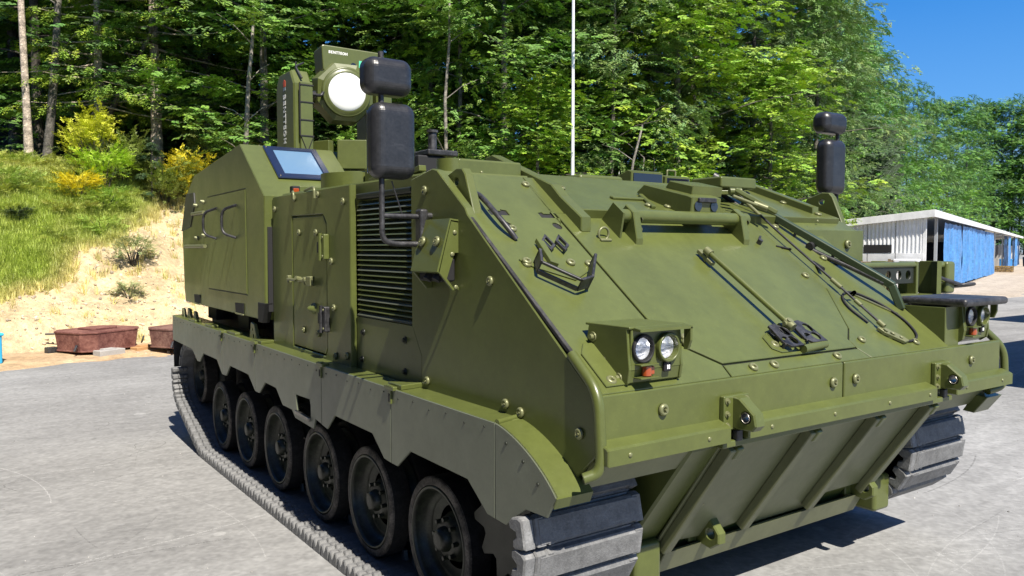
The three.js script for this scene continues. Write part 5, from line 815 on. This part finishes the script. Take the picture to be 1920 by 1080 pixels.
// the slope behind the shed: crowns step down to the right
const SKY = [[1400, -200], [1560, -110], [1640, 5], [1700, 75], [1740, 132], [1790, 172], [1850, 184], [1960, 182]];
const skyline = (px) => { let i = 0; while (i < SKY.length - 2 && px > SKY[i + 1][0]) i++; return lerp(SKY[i][1], SKY[i + 1][1], clamp((px - SKY[i][0]) / (SKY[i + 1][0] - SKY[i][0]))); };
const R = [[1500, 40, 1, 'birchB'], [1545, 42, .96, 'beechA'], [1590, 44, 1, 'birchA'], [1632, 46, 1, 'birchB'], [1672, 50, 1, 'birchA'], [1706, 54, 1, 'birchB'], [1740, 56, 1, 'birchA'], [1772, 60, .98, 'beechA'], [1800, 66, 1, 'birchB'], [1830, 72, .99, 'birchA'], [1858, 82, .98, 'beechA'], [1884, 92, 1, 'birchB'], [1908, 104, .98, 'birchA'], [1935, 112, 1, 'birchB'], [1610, 50, .97, 'spruce'], [1655, 41, .72, 'beechA'], [1695, 44, .62, 'birchB'], [1728, 48, .60, 'beechB'], [1762, 52, .62, 'birchA'], [1790, 57, .55, 'beechB'], [1815, 63, .6, 'beechA'], [1842, 72, .62, 'birchB'], [1868, 82, .6, 'birchA'], [1893, 94, .58, 'beechB'], [1920, 108, .66, 'beechA'], [1570, 38, .62, 'beechB'], [1620, 39, .5, 'beechB'], [1520, 36, .66, 'birchB'], [1580, 43, .8, 'birchB'], [1475, 33, .6, 'birchB']];
const HGT = { beechA: 13, beechB: 11, beechC: 15, birchA: 14, birchB: 12, spruce: 15 };
const label2 = { beechA: 'green leafy tree on the slope behind the white shed', beechB: 'bright lime green tree low behind the white shed roof', birchA: 'grey green drooping tree on the slope behind the shed', birchB: 'olive green drooping tree on the slope behind the shed', spruce: 'dark spruce among the drooping trees left of the sky' };
const pastShed = (px, D, need) => { while (D < 230) { const p = place(px, D); if (p.x < 20 || behind(p.x, p.z) >= need) break; D += 1; } return D; };
const count2 = {}, nth = ['first', 'second', 'third', 'fourth', 'fifth', 'sixth', 'seventh', 'eighth', 'ninth', 'tenth', 'eleventh', 'twelfth'];
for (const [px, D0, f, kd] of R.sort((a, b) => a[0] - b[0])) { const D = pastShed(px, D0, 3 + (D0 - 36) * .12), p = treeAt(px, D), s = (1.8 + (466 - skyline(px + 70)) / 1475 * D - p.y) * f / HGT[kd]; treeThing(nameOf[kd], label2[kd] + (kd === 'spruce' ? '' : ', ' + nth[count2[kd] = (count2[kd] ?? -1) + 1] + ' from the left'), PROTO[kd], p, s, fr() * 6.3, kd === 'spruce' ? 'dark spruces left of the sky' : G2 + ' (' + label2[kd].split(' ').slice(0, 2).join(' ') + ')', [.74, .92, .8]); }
// the wood goes on behind as one dark mass
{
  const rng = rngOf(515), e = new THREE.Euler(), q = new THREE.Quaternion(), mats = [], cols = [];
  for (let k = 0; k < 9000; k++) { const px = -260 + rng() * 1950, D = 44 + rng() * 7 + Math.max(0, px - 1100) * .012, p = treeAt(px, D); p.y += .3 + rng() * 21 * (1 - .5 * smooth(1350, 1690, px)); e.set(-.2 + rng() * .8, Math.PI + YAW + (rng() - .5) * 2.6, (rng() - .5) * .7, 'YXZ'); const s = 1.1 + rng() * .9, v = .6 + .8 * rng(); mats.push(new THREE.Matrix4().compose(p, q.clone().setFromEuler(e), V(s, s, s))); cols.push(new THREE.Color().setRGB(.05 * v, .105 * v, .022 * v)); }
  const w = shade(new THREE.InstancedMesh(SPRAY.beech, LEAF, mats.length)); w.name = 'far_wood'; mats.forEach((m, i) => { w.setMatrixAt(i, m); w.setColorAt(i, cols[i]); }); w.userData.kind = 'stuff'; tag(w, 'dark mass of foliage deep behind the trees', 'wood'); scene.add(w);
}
// dead stems that catch the sun
for (const [px, D, h, r, lx, lz, l, b] of [[93, 21.8, 9, .11, .9, 0, 'grey leaning trunk just right of the bare pine trunk', 'grey'], [152, 23.5, 5, .10, 2.6, 0, 'thin dark trunk leaning to the right above the yellow broom', 'grey'], [450, 21.0, 6, .08, .5, .2, 'pale knotty dead stem left of the sensor column', 'pale'], [826, 21.2, 9, .065, .25, 0, 'slim white birch stem behind the right edge of the big mirror', 'pale'], [1108, 20.6, 5.6, .06, 1.35, 0, 'short white dead trunk leaning right beside the flag pole', 'pale'], [1175, 23, 5, .045, .5, 0, 'thin pale stem right of the leaning dead trunk', 'pale'], [1205, 23.2, 5, .04, .35, 0, 'second thin pale stem between flag pole and lime beech', 'pale']]) {
  const p = treeAt(px, D), o = group3('dead_stem', l, 'tree trunk', p); const rr = rngOf(px), pts = []; for (let k = 0; k <= 6; k++) pts.push(V(R2.x * lx * k / 6 + (rr() - .5) * .09, h * k / 6, R2.z * lx * k / 6 + (rr() - .5) * .09));
  add(o, 'trunk', [taper(pts, pts.map((_, k) => r * (1.15 - .12 * k)), 8)], barkM[b]);
  const tw = []; for (let k = 0; k < 7; k++) { const s = pts[2 + k % 5].clone(), a = rr() * 6.3, q = s.clone().add(V(Math.cos(a) * .9, .35 + rr() * .4, Math.sin(a) * .9)); tw.push(taper([s, s.clone().lerp(q, .5).add(V(0, .08, 0)), q], [r * .25, r * .16, .006], 5)); } add(o, 'twig', tw, barkM[b]);
}
// shrubs on the bank
function makeShrub(seed, { h, w, n, size, tint, kind = 'bush', tip }) {
  const rng = rngOf(seed), mats = [], cols = [], e = new THREE.Euler(), q = new THREE.Quaternion(), wood = [];
  const stems = 9; for (let k = 0; k < stems; k++) { const a = k * 2.4, L = h * (.6 + .4 * rng()); wood.push(taper([V(0, -.1, 0), V(Math.cos(a) * w * .3, L * .5, Math.sin(a) * w * .3), V(Math.cos(a) * w * .6, L * .9, Math.sin(a) * w * .6)], [.02, .012, .004], 5)); }
  const lobes = []; for (let k = 0; k < 9; k++) lobes.push(V((rng() - .5) * w * 1.5, h * (.25 + .6 * rng()), (rng() - .5) * w * 1.5));
  for (let k = 0; k < n; k++) { const l = lobes[k % 9], g = () => (rng() + rng() + rng() - 1.5) * .8, p = V(l.x + g() * w * .5, Math.max(.02, l.y + g() * h * .28), l.z + g() * w * .5); e.set(-.9 + rng() * 1.2, Math.atan2(p.x, p.z) + (rng() - .5) * 2, (rng() - .5) * .8, 'YXZ'); mats.push(new THREE.Matrix4().compose(p, q.clone().setFromEuler(e), V(1, 1, 1).multiplyScalar(size * (.6 + .8 * rng())))); const t = tip && rng() < tip[3] * (.3 + p.y / h) ? tip : tint, v = .7 + .6 * rng(); cols.push(new THREE.Color().setRGB(t[0] * v, t[1] * v, t[2] * v)); }
  return { wood: merged(wood), mats, cols, kind, bark: 'dark' };
}
const yellow = [.80, .70, .03, 1.1];
const SH = { broom: makeShrub(61, { h: 1.0, w: .62, n: 520, size: .20, tint: [.22, .26, .03], tip: yellow }), lush: makeShrub(62, { h: .95, w: .7, n: 520, size: .22, tint: [.24, .31, .045] }), low: makeShrub(63, { h: .5, w: .5, n: 320, size: .17, tint: [.30, .37, .07] }), dark: makeShrub(64, { h: .55, w: .4, n: 340, size: .15, tint: [.05, .09, .02] }), grey: makeShrub(65, { h: .7, w: .42, n: 300, size: .17, tint: [.34, .40, .17] }) };
function shrub(name, label, proto, px, D, k, sy = 1, group, tintK) { const p = treeAt(px, D); p.y += .12; const o = treeThing(name, label, proto, p, k, px * .37, group, tintK); o.scale.y *= sy; o.userData.category = 'shrub'; o.children[0].name = 'stem'; o.children[1].name = 'foliage'; return o; }
shrub('broom_bush', 'tall yellow and olive broom bush left of the small spruce', SH.broom, 180, 20.3, 1.25, 1.3, undefined, [.75, .9, 1.2]);
shrub('broom_bush', 'bright yellow broom bush lowest on the grassy bank', SH.broom, 150, 18.6, .8, .95);
shrub('broom_bush', 'rounded yellow broom bush nearest the vehicle module', SH.broom, 358, 21.2, 1.2, 1.15);
shrub('broom_bush', 'green broom bush with yellow specks beside the lowest yellow one', SH.broom, 200, 19.4, 1.05, 1.1, undefined, [.55, .9, 1.3]);
shrub('green_shrub', 'light green shrub between the tall broom and the small spruce', SH.lush, 232, 20.2, 1.1, 1.25);
shrub('green_shrub', 'light green shrub right of the small spruce', SH.lush, 312, 20.5, 1.15, 1.1);
shrub('green_shrub', 'pale green shrub peeping over the roof of the vehicle module', SH.lush, 420, 21.5, 1.3, 1.0);
shrub('dark_shrub', 'small dark green shrub low on the left of the grassy bank', SH.dark, 32, 17.0, .8, .8);
shrub('grey_shrub', 'grey green wispy shrub in the middle of the bare sand', SH.grey, 250, 16.9, .95, 1.0);
shrub('grey_shrub', 'smaller wispy shrub just below on the bare sand', SH.grey, 240, 15.9, .62, .85);
shrub('sand_weed', 'tiny bright green weed at the left on the sand', SH.low, 48, 15.4, .28, 1);
{ const sp = makeTree(71, 'needle', { h: 2.0, w: .55, base: .08, sprays: 420, size: .22, tint: [.06, .125, .05], bark: 'dark', r0: .03 }); treeThing('young_spruce', 'small young spruce standing among the shrubs on top of the bank', sp, treeAt(289, 20.2), .95, 1); treeThing('young_spruce', 'shorter young spruce left of the small spruce in the shrubs', sp, treeAt(262, 20.8), .62, 2); }
const G3 = 'small green shrubs scattered over the grassy bank', G4 = 'shrubs at the dark edge of the wood';
for (let k = 0; k < 55; k++) { const px = -60 + fr() * 410, D = 16.3 + fr() * 4.7, p = place(px, D); if (behind(p.x, p.z) < grassEdge(p.x) + .3) continue; shrub('low_shrub', 'small green shrub in the grass of the bank', SH.low, px, D, .4 + fr() * .7, .6 + fr() * .4, G3, [1.1 + fr() * .6, 1.15 + fr() * .4, 1.2]); }
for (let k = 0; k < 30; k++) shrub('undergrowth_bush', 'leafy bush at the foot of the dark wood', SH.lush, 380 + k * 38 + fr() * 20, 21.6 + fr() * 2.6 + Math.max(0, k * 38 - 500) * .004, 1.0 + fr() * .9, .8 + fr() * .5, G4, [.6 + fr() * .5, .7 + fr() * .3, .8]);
for (let k = 0; k < 16; k++) shrub('slope_bush', 'green bush along the back of the white shed', SH.lush, 1570 + k * 22, pastShed(1570 + k * 22, 38, 1.6), 1.9 + fr() * 1.2, .9 + fr() * .3, 'bushes along the back of the white shed', [.9 + fr() * .3, .95, 1]);
// grass: one mass of blades on the bank, and dry stalks on the sand
{
  const rng = rngOf(313), bl = (n, len, wid) => { const pos = []; for (let k = 0; k < n; k++) { const a = rng() * 6.3, l = len * (.6 + .6 * rng()), b = .15 + rng() * .6, x = (rng() - .5) * .12, z = (rng() - .5) * .12, w = wid * (.6 + .6 * rng()), cx = Math.cos(a), cz = Math.sin(a); const A = [x - cz * w, 0, z + cx * w], B = [x + cz * w, 0, z - cx * w], C = [x + cx * b * l * .35 - cz * w * .6, l * .6, z + cz * b * l * .35 + cx * w * .6], D = [x + cx * b * l * .35 + cz * w * .6, l * .6, z + cz * b * l * .35 - cx * w * .6], E = [x + cx * b * l, l, z + cz * b * l]; pos.push(...A, ...B, ...C, ...C, ...B, ...D, ...C, ...D, ...E); } const g = new THREE.BufferGeometry(); g.setAttribute('position', new THREE.Float32BufferAttribute(pos, 3)); g.computeVertexNormals(); g.setAttribute('uv', new THREE.Float32BufferAttribute(new Float32Array(pos.length / 3 * 2), 2)); return g; };
  const tuft = bl(16, .21, .008), mats = [], cols = [], c = new THREE.Color(), e = new THREE.Euler(), q = new THREE.Quaternion();
  for (let k = 0; k < 200000 && mats.length < 42000; k++) {
    const px = -160 + rng() * 640, D = 14.2 + rng() * 8.5, p = place(px, D), d = behind(p.x, p.z); if (d < .3) continue;
    const n = fbm(p.x * .8, p.z * .8, 1, 4), g = smooth(-.5, .6, d - grassEdge(p.x) + n * 1.1), thick = .5 + .5 * fbm(p.x * .9, p.z * .9, 12, 3);
    if (rng() > g * (.35 + .8 * thick) + .006) continue; if (d > 12) continue;
    e.set((rng() - .5) * .4, rng() * 6.3, (rng() - .5) * .4); const s = (.55 + .7 * rng()) * (.65 + .45 * thick); mats.push(new THREE.Matrix4().compose(V(p.x, hillY(p.x, p.z) - .02, p.z), q.clone().setFromEuler(e), V(s, s * (.8 + .5 * rng()), s)));
    const dry = clamp(.16 + .9 * fbm(p.x * .6, p.z * .6, 20, 3) + (1 - g) * .8 + (rng() - .5) * .3), v = .75 + .5 * rng(); cols.push(new THREE.Color().setRGB(lerp(.42, .64, dry) * v, lerp(.52, .58, dry) * v, lerp(.08, .22, dry) * v));
  }
  const g = shade(new THREE.InstancedMesh(tuft, leafM([1, 1, 1], .3), mats.length)); g.name = 'grass'; mats.forEach((m, i) => { g.setMatrixAt(i, m); g.setColorAt(i, cols[i]); }); g.userData.kind = 'stuff'; tag(g, 'green and yellowish grass covering the upper left bank', 'grass'); scene.add(g);
  const stone = new THREE.IcosahedronGeometry(1, 0), sm = [], sc = [];
  for (let k = 0; k < 5200; k++) {
    const onYard = k < 700; let p; if (onYard) { const D = 2 + Math.pow(rng(), 1.6) * 18; p = place(-200 + rng() * 2300, D); p.y = yg(p.z); if (p.x > 1.5 && p.x < 4.9 && p.z < -1.8 && p.z > -8.6) continue; if (behind(p.x, p.z) > 0) continue; } else { p = place(-160 + rng() * 620, 13.6 + rng() * 6.5); const d = behind(p.x, p.z); if (d < -1 || d > grassEdge(p.x) + .8) continue; p.y = d > 0 ? hillY(p.x, p.z) : Math.max(yg(p.z), yg(p.z) + .01); }
    const s = onYard ? .003 + .006 * rng() * rng() : .008 + .035 * Math.pow(rng(), 3); e.set(rng() * 6, rng() * 6, rng() * 6); sm.push(new THREE.Matrix4().compose(p.clone().add(V(0, s * .3, 0)), q.clone().setFromEuler(e), V(s * (.7 + .6 * rng()), s * (.5 + .4 * rng()), s))); const v = onYard ? .16 + .3 * rng() : .25 + .4 * rng(); sc.push(new THREE.Color().setRGB(v, v * (onYard ? .98 : .84), v * (onYard ? .94 : .62)));
  }
  const st = shade(new THREE.InstancedMesh(stone, std([1, 1, 1], .95), sm.length)); st.name = 'pebbles'; sm.forEach((m, i) => { st.setMatrixAt(i, m); st.setColorAt(i, sc[i]); }); st.userData.kind = 'stuff'; tag(st, 'loose pebbles and crumbs on the sand bank and the yard', 'pebbles'); scene.add(st);
}
renderer.render(scene, camera);
